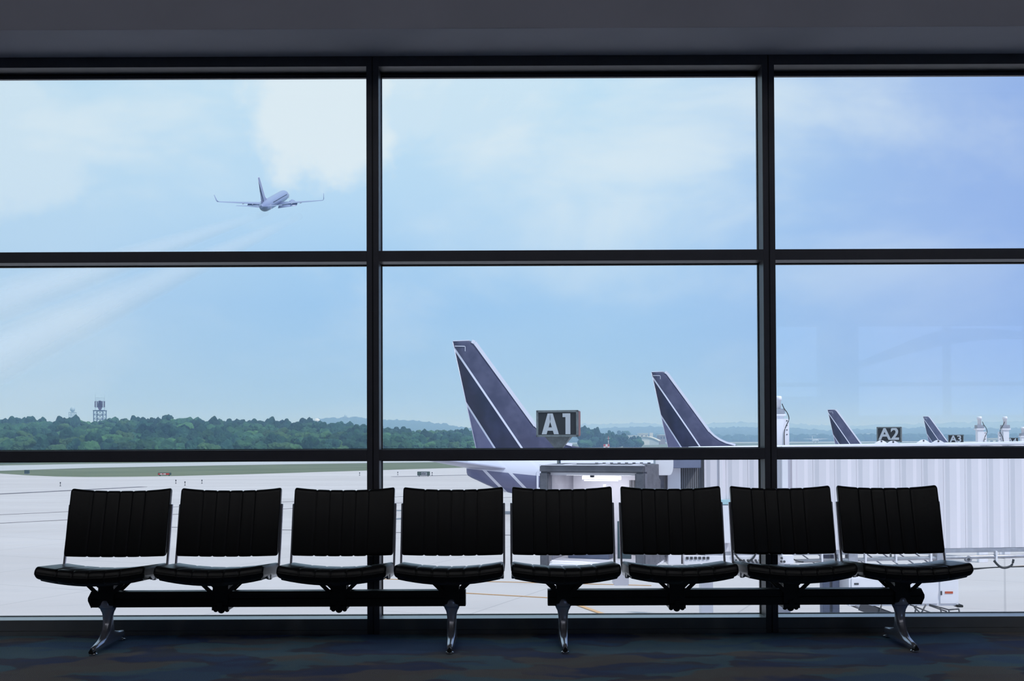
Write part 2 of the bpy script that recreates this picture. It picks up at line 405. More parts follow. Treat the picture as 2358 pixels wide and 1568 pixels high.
# window wall: bays between mullions
MX = [-5.30, -3.044, -.788, 1.466, 3.722, 5.978]
MW = .0345
T1, T2, HD = (.982, 1.044), (2.112, 2.173), (3.2265, 3.285)
for i, x in enumerate(MX):
    t = struct('trim_%d' % (i + 3), (x, YF, 0))
    tag(t, 'dark vertical window post with a centre groove')
    MB().box((x - MW, YF, 0), (x - .003, YG + .03, 3.285)).build('post_half', 'frame', t, .0015)
    MB().box((x + .003, YF, 0), (x + MW, YG + .03, 3.285)).build('post_half', 'frame', t, .0015)
    MB().box((x - .0031, YF + .006, 0), (x + .0031, YG, 3.285)).build('groove', 'gasket', t)
edges = [XL] + MX + [XR]
wn = 0
for i in range(len(edges) - 1):
    a = edges[i] + (MW if i else 0); b = edges[i + 1] - (MW if i < len(edges) - 2 else 0); wn += 1
    t = struct('window_%d' % wn, ((a + b) / 2, YF, 0))
    q = MB(); q.box((a, YF + .001, .026), (b, YG + .03, .086)); q.build('sill', 'sillm', t, .0012)
    MB().box((a, YF + .003, .0855), (b, YG + .03, .0875)).build('sill_top', 'silltop', t)
    MB().box((a, YF - .003, 0), (b, YF + .1, .0245)).build('base_strip', 'sillm', t, .001)
    MB().box((a, YF + .012, .0245), (b, YF + .1, .026)).build('sill_joint', 'gasket', t)
    for z0, z1 in (T1, T2): MB().box((a, YF + .001, z0), (b, YG + .03, z1)).build('transom', 'frame', t, .0012)
    MB().box((a, YF + .001, HD[0]), (b, YG + .03, HD[1])).build('header', 'frame', t, .0012)
    for z0, z1, up in ((.086, T1[0], .006), (T1[1], T2[0], .006), (T2[1], HD[0], .024)):
        # gasket frame around each pane
        q = MB(); g = .0045
        q.box((a, YG - .012, z0), (b, YG + .012, z0 + g)); q.box((a, YG - .012, z1 - up), (b, YG + .012, z1))
        q.box((a, YG - .012, z0), (a + g, YG + .012, z1)); q.box((b - g, YG - .012, z0), (b, YG + .012, z1))
        q.build('glazing_bead', 'gasket' if up < .02 else 'frame', t)
        if up > .02: MB().box((a, YG - .024, z1 - .006), (b, YG - .012, z1)).build('shadow_gap', 'gasket', t)
        MB().box((a + .001, YG + .001, z0 + .001), (b - .001, YG + .0025, z1 - .001)).build('pane', 'glass', t)

# ------------------------------------------------------------------ tandem seating
def rr_profile(hw, hh, r, inset, n=5):
    hw -= inset; hh -= inset; r = max(min(r, hh - .0005, hw - .0005) - inset * .2, .0008); out = []
    for cx, cy, a0 in ((hw - r, hh - r, 0), (-hw + r, hh - r, 90), (-hw + r, -hh + r, 180), (hw - r, -hh + r, 270)):
        for k in range(n + 1):
            a = R(a0 + 90 * k / n); out.append((cx + r * math.cos(a), cy + r * math.sin(a)))
    return out
def stations(hw, r, seams):
    xs = []
    for k in range(6): xs.append((-hw + r * (1 - math.cos(R(90 * k / 5))), r * (1 - math.sin(R(90 * k / 5)))))
    body = [-hw + r + (2 * hw - 2 * r) * k / 30 for k in range(1, 30)]
    for x in body:
        if all(abs(x - s) > .012 for s in seams): xs.append((x, 0))
    for s in seams:
        for dx, i in ((-.010, .0002), (-.005, .0012), (-.0022, .0034), (0, .0045), (.0022, .0034), (.005, .0012), (.010, .0002)): xs.append((s + dx, i))
    xs += [(-x, i) for x, i in xs[:6]]
    xs.sort(); return xs
SEAT_SEAMS = [-.165, -.085, -.005, .075, .155]
BACK_SEAMS = [-.155, -.083, -.012, .059, .130]
def seat_mesh():
    q = MB(); hw = .279; rings = []
    for x, ins in stations(hw, .018, SEAT_SEAMS):
        k = (x / hw) ** 2
        ring = []
        for a, b in rr_profile(.215, .040, .034, ins if ins > .0046 or abs(x) > hw - .02 else ins, 7):
            u = (a + .215) / .43                         # 0 front .. 1 rear
            a2, b2 = a, b
            if b > 0: b2 = b + .004 * math.sin(PI * min(1, max(0, u))) - .004 * k
            else: b2 = b * (1 - .16 * k) 
            z = .400 + b2 + .030 * k - .030 * u + (.006 if u < .1 else 0) - .012 * max(0, (.18 - u) / .18) * (1 if b > 0 else 0)
            ring.append(Vector((x, 5.815 + a2, z)))
        rings.append(ring)
    q.loft(rings); return q
def back_mesh():
    q = MB(); hw = .2745; rings = []
    for x, ins in stations(hw, .012, BACK_SEAMS):
        k = (x / hw) ** 2; ring = []
        for a, b in rr_profile(.024, .180, .020, ins, 5):
            v = (b + .18) / .36
            top = .823 + .016 * k ** 1.3; bot = .468 + .007 * k
            z = bot + (top - bot) * v
            y = 5.985 + .105 * v + .016 * (1 - k) + a
            ring.append(Vector((x, y, z)))
        rings.append(ring)
    q.loft(rings); return q
SEATM = seat_mesh().mesh('seat', 'leather'); BACKM = back_mesh().mesh('backrest', 'leather')
def side_frame_m(s):
    q = MB(); x0, x1 = sorted((s * .262, s * .276))
    q.prism([(5.72, .398), (5.76, .376), (6.00, .362), (6.03, .368), (6.03, .425), (6.01, .432), (5.97, .405), (5.80, .400)], x0, x1, 'x')
    q.box((x0 - .003, 5.80, .368), (x1 + .003, 5.83, .40))
    return q.mesh('side_frame', 'alu_dull', .002)
def post_m(s):
    q = MB(); x = s * .2795
    pts = [(x * .985, 5.985, .385), (x, 5.995, .43), (x, 6.02, .52), (x, 6.075, .75)]
    for i in range(len(pts) - 1): pass
    rings = [[Vector((p[0] + dx, p[1] + dy, p[2])) for dx, dy in ((-.0055, -.009), (.0055, -.009), (.0055, .009), (-.0055, .009))] for p in pts]
    q.loft(rings, True, False); return q.mesh('back_post', 'alu', .002)
SFM = {s: side_frame_m(s) for s in (-1, 1)}; PM = {s: post_m(s) for s in (-1, 1)}
def pan_m():
    q = MB(); rings = []
    for i in range(13):
        x = -.262 + .524 * i / 12; k = (x / .262) ** 2
        z = .357 + .030 * k
        rings.append([Vector((x, 5.64, z + .010)), Vector((x, 6.00, z - .014)), Vector((x, 6.00, z - .024 + .004 * k)), Vector((x, 5.66, z - .003))])
    q.loft(rings, True, False); return q.mesh('seat_pan', 'black_metal')
PANM = pan_m()
def bracket_m():
    q = MB()
    q.box((-.041, 5.845, .228), (.041, 5.945, .338))
    for s in (-1, 1):
        for y in (5.83, 5.955):
            q.bar((s * .038, y, .292), (s * .098, y, .350), .020, .012, (0, 1, 0))
    q.box((-.045, 5.835, .325), (.045, 5.955, .342))
    return q.mesh('seat_bracket', 'black_metal', .003)
BRM = bracket_m()
def knob_m():
    q = MB(); q.box((-.044, 5.842, .202), (.044, 5.948, .222))
    for x, r in ((-.030, .013), (0, .020), (.030, .013)):
        q.lathe([(r * math.cos(R(a)), r * math.sin(R(a))) for a in range(-85, 86, 17)], 12, (x, 5.868, .202))
    q.box((-.014, 5.838, .222), (.014, 5.846, .245))
    return q.mesh('clamp_knob', 'black_metal')
KNM = knob_m()
def leg_m():
    q = MB(); yc = 5.895; rings = []
    #     z     hx    front  rear   squareness
    prof = [(.018, .019, .226, .226), (.026, .024, .232, .232), (.036, .025, .228, .232), (.046, .025, .178, .230), (.056, .025, .130, .215), (.063, .025, .105, .150), (.080, .0255, .070, .062), (.100, .026, .055, .048), (.125, .0255, .038, .036), (.150, .025, .029, .029),
            (.170, .0265, .027, .027), (.188, .031, .028, .028), (.203, .039, .032, .032), (.211, .0415, .036, .036), (.213, .0445, .052, .040), (.222, .0445, .055, .042), (.238, .037, .055, .042), (.252, .031, .052, .040), (.256, .027, .050, .038)]
    n = 24
    for z, hx, fr_, re_ in prof:
        ring = []
        for k in range(n):
            a = 2 * PI * k / n; c, s = math.cos(a), math.sin(a)
            e = .5 if z < .06 else .75
            cx = math.copysign(abs(c) ** e, c); sy = math.copysign(abs(s) ** (.85), s)
            wx = hx
            if z < .06: wx = hx * (1 - .25 * abs(s))
            ring.append(Vector((wx * cx, yc + (re_ if s > 0 else fr_) * sy, z)))
        rings.append(ring)
    q.loft(rings); return q.mesh('leg', 'alu')
LEGM = leg_m()
def toe_m():
    q = MB(); q.prism([(-.011, .012), (.011, .012), (.013, .020), (.0, .040), (-.013, .020)], 5.655, 5.672)
    q.lathe([(.012, .010), (.014, .018), (.010, .022)], 12, (0, 5.685, 0)); return q.mesh('toe_cap', 'rubber')
def glide_m(y):
    return MB().lathe([(.008, .012), (.020, .010), (.021, .004), (.017, 0)], 16, (0, y, 0)).mesh('glide', 'chrome')
TOEM = toe_m(); GLM = [glide_m(5.685), glide_m(6.105)]
def bench(xs, x0, x1, outer, label):
    root = thing('tandem_bench', ((x0 + x1) / 2, 5.895, 0), label, 'bench', 'rows of linked waiting seats')
    def place(name, me, x, par=root, lab=None):
        o = link(name, me, par); o.location = Vector((x, 0, 0)) - wloc(par) if par is root else (0, 0, 0)
        if lab: o['label'] = lab
        return o
    q = MB(); a, b = (x0 + .02, x1) if outer < 0 else (x0, x1 - .02)
    sec = [(5.862, .216), (5.928, .216), (5.928, .299), (5.862, .299), (5.862, .262), (5.866, .260), (5.862, .258)]
    q.prism(sec, a, b, 'x'); q.build('beam', 'black_metal', root, .0012)
    q = MB(); e = a if outer < 0 else b; t = x0 if outer < 0 else x1
    q.loft([[Vector((e, 5.860, .214)), Vector((e, 5.930, .214)), Vector((e, 5.930, .301)), Vector((e, 5.860, .301))],
            [Vector((t, 5.868, .250)), Vector((t, 5.922, .250)), Vector((t, 5.922, .266)), Vector((t, 5.868, .266))]], True, False)
    q.build('end_cap', 'black_metal', root)
    for i, x in enumerate(xs):
        st = place('seat', SEATM, x)
        link('seat_pan', PANM, st)
        for s in (-1, 1): link('side_frame', SFM[s], st)['label'] = 'grey aluminium side frame under the cushion'
        bk = place('backrest', BACKM, x)
        for s in (-1, 1): link('back_post', PM[s], bk)['label'] = 'slim chrome upright'
        place('seat_bracket', BRM, x)
        if i in (0, 3) :
            lg = place('leg', LEGM, x + (.0 if i else -.005), lab='polished cast aluminium leg')
            link('toe_cap', TOEM, lg)
            for g in GLM: link('glide', g, lg)
        else: place('clamp_knob', KNM, x)
    return root
bench([-2.152, -1.546, -.922, -.325], -2.255, -.250, -1, 'left row of four linked black leather seats on chrome legs, before the window')
bench([.273, .870, 1.474, 2.063], .186, 2.186, 1, 'right row of four linked black leather seats on chrome legs, jet bridge behind')

# ------------------------------------------------------------------ airfield ground
def sheet(name, pts, z, m_, parent=None, thick=.04):
    q = MB(); n = len(pts); q.loft([[Vector((p[0], p[1], z - thick)) for p in pts], [Vector((p[0], p[1], z)) for p in pts]], True, False)
    return q.build(name, m_, parent)
tag(MB().box((-5000, 40, GZ - 2), (5000, 9000, GZ)).build('airfield_ground', 'grass'), 'mown green airfield grass', None, None, 'structure')
far_edge = [(-140, 1078), (0, 1091), (60, 1095), (130, 1098), (200, 1099), (300, 1098.5), (400, 1097), (560, 1093), (720, 1088), (850, 1084), (980, 1080), (1080, 1077)]
pts = [G(*p) for p in far_edge]
poly = [(-60, 7), (-140, 60), (-220, 150)] + [(p.x, p.y) for p in pts] + [(20, 260), (120, 330), (260, 300), (260, 7)]
tag(sheet('apron', poly, GZ + .05, 'apron', None, .3), 'pale concrete apron', None, None, 'structure')
rw = [G(*p) for p in [(-120, 1089), (0, 1084.5), (200, 1078), (500, 1072), (850, 1066.5), (1200, 1062)]] + [G(*p) for p in [(1200, 1057), (850, 1060.5), (500, 1064.5), (200, 1068.5), (0, 1072.5), (-120, 1076)]]
tag(sheet('runway', [(p.x, p.y) for p in rw], GZ + .06, 'runway'), 'grey runway beyond the grass verge', None, None, 'structure')
rw2 = [(-200, 1180), (1500, 1180), (1500, 1330), (-200, 1330)]
tag(sheet('distant_runway', rw2, GZ + .08, 'runway'), 'far runway on the right', None, None, 'structure')
def strip(name, a, b, wd, m_, z=.075, lab=None):
    a, b = G(*a), G(*b); t = (b - a).normalized(); n_ = Vector((-t.y, t.x, 0)) * wd / 2
    o = sheet(name, [(p.x, p.y) for p in (a - n_, b - n_, b + n_, a + n_)], GZ + z, m_, None, .02); o['kind'] = 'structure'
    if lab: o['label'] = lab
strip('trim_20', (-60, 1142), (330, 1122), 1.3, 'dark_joint', lab='dark strip across the left apron')
strip('trim_21', (905, 1098.5), (1100, 1094), 1.5, 'dark_joint', lab='dark strip behind the low guidance sign')
strip('trim_22', (-40, 1209), (1400, 1135), .12, 'dark_joint')
strip('trim_23', (-40, 1189), (1300, 1128), .12, 'dark_joint')
strip('trim_24', (300, 1214), (1400, 1240), .10, 'dark_joint')
strip('trim_25', (1050, 1368.5), (1290, 1382), .06, 'orange_paint', lab='thin orange guide line')
strip('trim_26', (1300, 1386), (1420, 1430), .16, 'orange_paint', lab='orange guide line near the sill')
strip('trim_27', (2180, 1316), (2400, 1304), .05, 'orange_paint')
strip('trim_28', (600, 1330), (1500, 1352), .04, 'orange_paint')

# ------------------------------------------------------------------ airliners
def fuselage_mb(rings):
    q = MB(); rr = []
    for x, b, t in rings:
        c, r = (b + t) / 2, (t - b) / 2
        rr.append([Vector((x, 0.96 * r * math.cos(2 * PI * k / 28), c + r * math.sin(2 * PI * k / 28))) for k in range(28)])
    q.loft(rr); return q
def foil(q, secs):            # sections: (LE point, TE point, half thickness, normal)
    rings = []
    for le, te, th, nrm in secs:
        le, te, nrm = Vector(le), Vector(te), Vector(nrm)
        pr = [(0, 0), (.04, .55), (.15, .92), (.35, 1), (.65, .7), (1, .06)]
        up = [le.lerp(te, u) + nrm * th * v for u, v in pr]; dn = [le.lerp(te, u) - nrm * th * v for u, v in pr[1:]][::-1]
        rings.append(up + dn)
    return q.loft(rings, True, True)
def make_airliner():
    P = {}
    P['fuselage'] = (fuselage_mb([(-.68, 2.95, 3.75), (-.6, 2.78, 3.86), (-.3, 2.60, 4.0), (.1, 2.42, 4.15), (.8, 2.08, 4.33), (1.4, 1.83, 4.45), (2, 1.62, 4.55), (3, 1.38, 4.64), (4.2, 1.24, 4.70), (6, 1.16, 4.76), (9, 1.12, 4.78), (20, 1.12, 4.78), (29, 1.14, 4.78), (31, 1.25, 4.66), (32.6, 1.45, 4.3), (34, 1.8, 3.75), (35, 2.15, 3.3), (35.6, 2.5, 2.95)]), 'fuselage')
    def te(z): return -1.64 + (12.5 - z) * .215
    secs = []
    for z, le, th in ((4.3, 8.6, .06), (4.72, 7.9, .08), (4.95, 6.95, .10), (5.2, 6.0, .12), (5.5, 5.35, .14), (5.9, 4.78, .16), (6.39, 4.28, .17), (8.4, 2.83, .15), (10.4, 1.39, .12), (12.2, .09, .09), (12.42, -.08, .08), (12.54, -.30, .06), (12.58, -.55, .03)):
        secs.append(((le, 0, z), (te(z), 0, z), th, (0, 1, 0)))
    P['tail_fin'] = (foil(MB(), secs), 'livery')
    q = MB()
    for i in range(6, 11):
        a, b = secs[i], secs[i + 1]
        q.bar(Vector(a[0]) + Vector((.03, 0, 0)), Vector(b[0]) + Vector((.03, 0, 0)), .26, .26, (0, 1, 0))
    for i in range(2, 6):
        a, b = secs[i], secs[i + 1]
        q.bar(Vector(a[0]) + Vector((.02, 0, .02)), Vector(b[0]) + Vector((.02, 0, .02)), .20, .24, (0, 1, 0))
    P['leading_edge'] = (q, 'air_white')
    q = MB(); q.tube([(te(4.8) - .02, 0, 4.8), (te(12.5) - .02, 0, 12.5)], .03, 6); q.bar((te(12.5), 0, 12.56), (-.45, 0, 12.60), .10, .06); P['trailing_edge'] = (q, 'air_white')
    q = MB()
    for s in (-1, 1): q.bar((te(12.1) + .05, s * .075, 12.18), (te(12.1) + .78, s * .085, 12.16), .03, .05); q.box((te(12.1) + .78, s * .07, 11.8), (te(12.1) + .82, s * .095, 12.15))
    P['rudder_hinge'] = (q, 'air_white')
    for s in (-1, 1):
        q = foil(MB(), [((2.6, s * .6, 3.25), (-.9, s * .6, 3.4), .17, (0, 0, 1)), ((2.1, s * 1.5, 3.36), (-1.0, s * 1.5, 3.45), .14, (0, 0, 1)), ((-2.4, s * 7.0, 4.15), (-3.7, s * 7.0, 4.15), .06, (0, 0, 1)), ((-2.8, s * 7.25, 4.18), (-3.72, s * 7.25, 4.18), .02, (0, 0, 1))])
        P['stabiliser%d' % s] = (q, 'air_wing')
        q = foil(MB(), [((22, s * 1.2, 1.75), (14.6, s * 1.2, 1.9), .40, (0, 0, 1)), ((19.3, s * 5.2, 2.15), (14.3, s * 5.2, 2.25), .26, (0, 0, 1)), ((12.9, s * 16.6, 3.45), (11.2, s * 16.6, 3.45), .10, (0, 0, 1)), ((12.5, s * 17.3, 3.62), (11.0, s * 17.3, 3.62), .07, (0, 0, 1))])
        P['wing%d' % s] = (q, 'air_wing')
        q = foil(MB(), [((12.5, s * 17.3, 3.6), (11.0, s * 17.3, 3.6), .06, (0, 1, 0)), ((12.0, s * 17.6, 4.0), (10.8, s * 17.6, 4.0), .05, (0, 1, 0)), ((10.6, s * 17.95, 6.0), (10.0, s * 17.95, 6.0), .03, (0, 1, 0))])
        P['winglet%d' % s] = (q, 'air_belly')
        q = MB(); prof = [(18.2, .62), (18.25, .78), (19.5, .98), (21, 1.08), (22.4, 1.02), (22.7, .92), (22.5, .80), (21.5, .75)]
        q.loft([[Vector((x, s * 4.83 + r * math.cos(2 * PI * k / 20), 1.62 + .95 * r * math.sin(2 * PI * k / 20))) for k in range(20)] for x, r in prof]); q.bar((18.5, s * 4.83, 2.15), (21.5, s * 4.83, 2.4), .3, .7)
        P['engine%d' % s] = (q, 'air_wing')
        q = MB(); q.loft([[Vector((x, s * 4.83 + r * math.cos(2 * PI * k / 16), 1.62 + r * math.sin(2 * PI * k / 16))) for k in range(16)] for x, r in ((17.2, .12), (17.7, .42), (18.3, .55), (18.6, .6))])
        P['exhaust%d' % s] = (q, 'dark_steel')
        q = MB()
        for y in (6.5, 9.5): q.loft([[Vector((x, s * y + r * math.cos(2 * PI * k / 8), 2.15 + (y - 5) * .11 + r * math.sin(2 * PI * k / 8))) for k in range(8)] for x, r in ((13.0 - (y - 6) * .25, .03), (13.8 - (y - 6) * .25, .18), (15.5 - (y - 6) * .3, .2))])
        P['flap_fairing%d' % s] = (q, 'air_grey')
    q = MB()
    for s in (-1, 1):
        for i in range(38): q.box((8.5 + i * .53, s * 1.72, 3.42), (8.72 + i * .53, s * 1.76, 3.72))
    P['cabin_windows'] = (q, 'glass_dark')
    q = MB()
    for s in (-1, 1):
        for x, wd in ((4.42, .9), (31.0, .86)):
            for a, b in (((x, 1.9), (x, 3.05)), ((x, 3.05), (x + .2, 3.28)), ((x + wd, 1.9), (x + wd, 3.28)), ((x + .2, 3.28), (x + wd, 3.28)), ((x, 1.9), (x + wd, 1.9))):
                yy = s * 1.66 if x < 10 else s * 1.6
                q.bar((a[0], yy, a[1]), (b[0], yy, b[1]), .09, .14)
    P['door_outline'] = (q, 'air_white')
    return P
def airliner(pos, label, scale=1, gear=True, rot=None, group='parked airliner tails', simple=False):
    root = thing('airliner', pos, label, 'airplane', group)
    if rot is not None: root.rotation_euler = rot
    root.scale = (scale,) * 3
    for k, me in AIR.items():
        nm = k.rstrip('-1').rstrip('-')
        if not gear and nm in ('rudder_hinge',): pass
        if nm in ('leading_edge', 'trailing_edge', 'rudder_hinge', 'winglet', 'exhaust', 'cabin_windows', 'door_outline', 'flap_fairing'): continue
        o = link(nm, me, root); sgn = '-1' if k.endswith('-1') else '1'
        for sub in {'tail_fin': ('leading_edge', 'trailing_edge', 'rudder_hinge'), 'wing': ('winglet' + sgn, 'flap_fairing' + sgn), 'engine': ('exhaust' + sgn,), 'fuselage': ('cabin_windows', 'door_outline')}.get(nm, ()):
            if sub.startswith('winglet') and gear: continue
            s_ = sub.rstrip('1').rstrip('-'); so = link({'cabin_windows': 'window_row'}.get(s_, s_), AIR[sub], o)
            if s_ in ('cabin_windows', 'door_outline', 'flap_fairing', 'rudder_hinge'): so['kind'] = 'stuff'
    if gear:
        for (x, y) in ((31, 0), (16.5, 2.9), (16.5, -2.9)):
            q = MB(); q.tube([(x, y, 2.0), (x, y, .5)], .1, 8); q.build('landing_strut', 'air_grey', root, 0, True)
            q = MB(); q.tube([(x, y - .32, .5), (x, y + .32, .5)], .5, 14); q.build('landing_wheel', 'rubber', root, 0, True)
    return root
AP = make_airliner()
AIR = {k: q.mesh(k.rstrip('-1') if k[-1] == '1' else k, mm) for k, (q, mm) in AP.items()}
a1 = W(1096, 1030, 80)
airliner((a1.x, 80, GZ + .05), 'airliner at gate A1, largest dark blue striped tail in the middle window')
for px, s, d, lab in ((1538, .955, 109, 'airliner whose tail is second largest, right of the A1 sign'), (1927.5, .722, 144, 'airliner whose small striped tail stands left of the A2 sign'), (2141, .75, 214, 'airliner whose smallest tail stands left of the A3 sign')):
    p = W(px, 1028, d); airliner((p.x, d, GZ + .05), lab, s)
# departing airliner
vdir = W(632, 472, 364) - Vector((0, 0, EYE)); pc = W(631, 463, 364); vn = vdir.normalized()
rgt = vn.cross(Vector((0, 0, 1))).normalized(); upv = rgt.cross(vn)
h = (vn + rgt * .235 + upv * .150).normalized()
sp = (rgt * 1.0 + upv * .085); left = -(sp - h * sp.dot(h)).normalized(); upp = h.cross(left)
rotm = Matrix((h, left, upp)).transposed()
mid = rotm @ Vector((16.5, 0, 2.9))
dep = airliner(pc - mid, 'departing airliner climbing away with winglets, high over the tree line', 1, False, rotm.to_euler(), 'departing airliner')
del dep['group']
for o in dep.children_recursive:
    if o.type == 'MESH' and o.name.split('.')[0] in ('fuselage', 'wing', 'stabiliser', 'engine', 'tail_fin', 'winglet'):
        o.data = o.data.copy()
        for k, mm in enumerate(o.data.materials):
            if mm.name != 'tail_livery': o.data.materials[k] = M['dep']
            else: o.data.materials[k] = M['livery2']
for s_ in (-1, 1):
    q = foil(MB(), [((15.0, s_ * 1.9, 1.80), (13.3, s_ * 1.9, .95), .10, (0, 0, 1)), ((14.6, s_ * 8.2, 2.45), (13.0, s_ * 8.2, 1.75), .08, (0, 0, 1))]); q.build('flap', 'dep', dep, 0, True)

# ------------------------------------------------------------------ jet bridge at gate A1
BD = 28.7
def BX(px): return W(px, 1100, BD).x
def BZ(py, px=1900): return W(px, py, BD).z
jb = thing('jet_bridge', (BX(1900), BD, GZ + .05), 'white ribbed jet bridge with a grey canopy mouth, behind the right bench', 'jet bridge')
xs0, xs1 = BX(1622), BX(2358) + 3.2
zt = lambda x: BZ(1025.5, 1900) + (x - BX(1900)) * .012
zb = lambda x: BZ(1263, 2171) + (x - BX(2171)) * .012
q = MB()
sec = lambda x: [Vector((x, BD + .06, zb(x))), Vector((x, BD + 2.5, zb(x))), Vector((x, BD + 2.5, zt(x) - .05)), Vector((x, BD + .06, zt(x) - .05))]
q.loft([sec(xs0), sec(xs1)], True, False); q.build('tunnel_body', 'bridge', jb)
q = MB(); rf = lambda x: [Vector((x, BD - .02, zt(x) - .06)), Vector((x, BD + 2.6, zt(x) - .06)), Vector((x, BD + 2.6, zt(x))), Vector((x, BD - .02, zt(x)))]
q.loft([rf(xs0), rf(xs1)], True, False); q.build('roof', 'white', jb, .01)
q = MB(); rl = lambda x, a, b, y0, y1: [Vector((x, y0, zb(x) + a)), Vector((x, y1, zb(x) + a)), Vector((x, y1, zb(x) + b)), Vector((x, y0, zb(x) + b))]
q.loft([rl(xs0, -.11, .0, BD - .03, BD + .1), rl(xs1, -.11, .0, BD - .03, BD + .1)], True, False); q.build('lower_rail', 'pale_metal', jb, .01)
pw = .565; nP = int((xs1 - xs0) / pw) + 1
for i in range(nP):
    a = xs0 + i * pw; b = min(a + pw - .005, xs1); q = MB()
    pf = [(a, 0), (a + .05, 0), (a + .15, -.028), (a + .33, -.028), (a + .43, 0), (b, 0), (b, .06), (a, .06)]
    q.loft([[Vector((x, BD + y, zb(x) + .005)) for x, y in pf], [Vector((x, BD + y, zt(x) - .065)) for x, y in pf]], True, False)
    q.build('panel', 'bridge', jb)
for px in (1655, 1822):
    x = BX(px); MB().box((x, BD - .07, zb(x)), (x + .10, BD + .02, zt(x) - .02)).build('collar_strip', 'cladrib', jb, .01)
x = BX(1812); MB().box((x - .16, BD - .12, zb(x) - .1), (x, BD + .02, zt(x))).build('tunnel_collar', 'white', jb, .01)
# pipes, hoses and clamps under the tunnel
q = MB(); q.tube([(BX(1830), BD - .02, zb(BX(1830)) - .26), (xs1, BD - .02, zb(xs1) - .20)], .05, 10); q.build('pipe', 'pale_metal', jb)
for px in (1890, 1930, 1990, 2060, 2140, 2290):
    x = BX(px); MB().box((x - .02, BD - .09, zb(x) - .34), (x + .02, BD + .05, zb(x) - .08)).build('pipe_clamp', 'white', jb)
for px in (1950, 2152):
    x = BX(px); MB().box((x, BD - .1, zb(x) - .45), (x + .24, BD + .2, zb(x) - .02)).build('bracket_plate', 'pale_metal', jb, .01)
q = MB()
for i in range(8):
    x = BX(1850) + i * .42; q.bar((x, BD + .2, zb(x) - .12), (x + .42 * (1 if i % 2 else -1) * .0 + .42, BD + .2, zb(x) - .42), .03, .03); 
q.box((BX(1850), BD + .18, zb(BX(1850)) - .46), (BX(2150), BD + .3, zb(BX(1850)) - .42)); q.build('cable_tray', 'grey_metal', jb)
q = MB()
for k in range(2): q.hose([(BX(2170) + .1, BD, zb(5) - .36 - .05 * k), (BX(2230), BD, zb(5) - .44 - .03 * k), (BX(2290), BD, zb(5) - .42), (BX(2358) + 1, BD, zb(5) - .38 + .02 * k)], .015, 6)
q.hose([(BX(2285), BD - .05, zb(8) - .28), (BX(2297), BD - .05, zb(8) - .42), (BX(2310), BD - .05, zb(8) - .46), (BX(2325), BD - .05, zb(8) - .40), (BX(2330), BD - .05, zb(8) - .24)], .03, 8)
q.build('hose', 'cable', jb)
c = Vector((BX(2226), BD - .03, BZ(1287, 2226))); q = MB(); q.tube([c + Vector((0, -.05, 0)), c + Vector((0, .05, 0))], .085, 18); pz = q.build('pulley', 'grey_metal', jb)
q = MB(); q.tube([c + Vector((0, -.07, 0)), c + Vector((0, -.04, 0))], .035, 12); q.build('pulley_hub', 'dark_steel', pz)
# roof lugs
for px, yy in ((2029, 2.45), (2056, .05), (2126, 2.45), (2160, .05)):
    x = W(px, 1020, BD + yy).x; z = zt(x)
    q = MB(); n = 12; ring = [(x - .19, z), (x + .19, z), (x + .09, z + .065), (x + .04, z + .09), (x - .04, z + .09), (x - .09, z + .065)]
    q.prism(ring, BD + yy - .03, BD + yy + .03); o = q.build('lifting_lug', 'white', jb, .005)
    q = MB(); q.tube([(x, BD + yy - .035, z + .06), (x, BD + yy + .035, z + .06)], .025, 10); q.build('lug_hole', 'dark_steel', o)
# lower cabinet, stair and posts
zc0, zc1 = BZ(1391, 2100), BZ(1325, 2100)
cx0, cx1 = BX(1944), BX(2194)
MB().box((cx0, BD - .3, zc0), (cx1, BD + .7, zc1)).build('service_cabinet', 'white', jb, .01)
sc_ = jb.children[-1]
for a, b in ((1947, 2023), (2026, 2056), (2060, 2147), (2151, 2189)):
    pass
for a, b in ((1950, 2016), (2022, 2146), (2151, 2189)):
    MB().box((BX(a), BD - .325, BZ(1386, 2100)), (BX(b), BD - .30, BZ(1328, 2100))).build('cabinet_door', 'white', sc_, .006)
MB().box((BX(2162), BD - .335, BZ(1363, 2100)), (BX(2180), BD - .324, BZ(1358, 2100))).build('warning_label', 'orange_label', sc_)
MB().box((BX(2152), BD - .36, BZ(1366, 2100)), (BX(2154.5), BD - .324, BZ(1357, 2100))).build('door_handle', 'dark_steel', sc_)
MB().box((BX(1956), BD - .335, BZ(1342, 2100)), (BX(1966), BD - .324, BZ(1338, 2100))).build('door_plate', 'dark_steel', sc_)
MB().box((BX(2187), BD - .4, zc0 - .03), (BX(2201), BD - .1, zc0 + .03)).build('corner_bumper', 'rubber', sc_, .01)
for px in (1905, 1928): MB().box((BX(px), BD + .5, GZ + .05), (BX(px + 16), BD + .8, zb(6) - .05)).build('support_column', 'blue_grey', jb, .01)
for px in (1960, 2178): MB().box((BX(px), BD + .5, zc1), (BX(px + 8), BD + .6, zb(6) - .05)).build('hanger_post', 'pale_metal', jb)
MB().box((BX(1880), BD - .2, GZ + .05), (BX(1960), BD + 1.6, GZ + .5)).build('wheel_bogie', 'dark_steel', jb, .03)
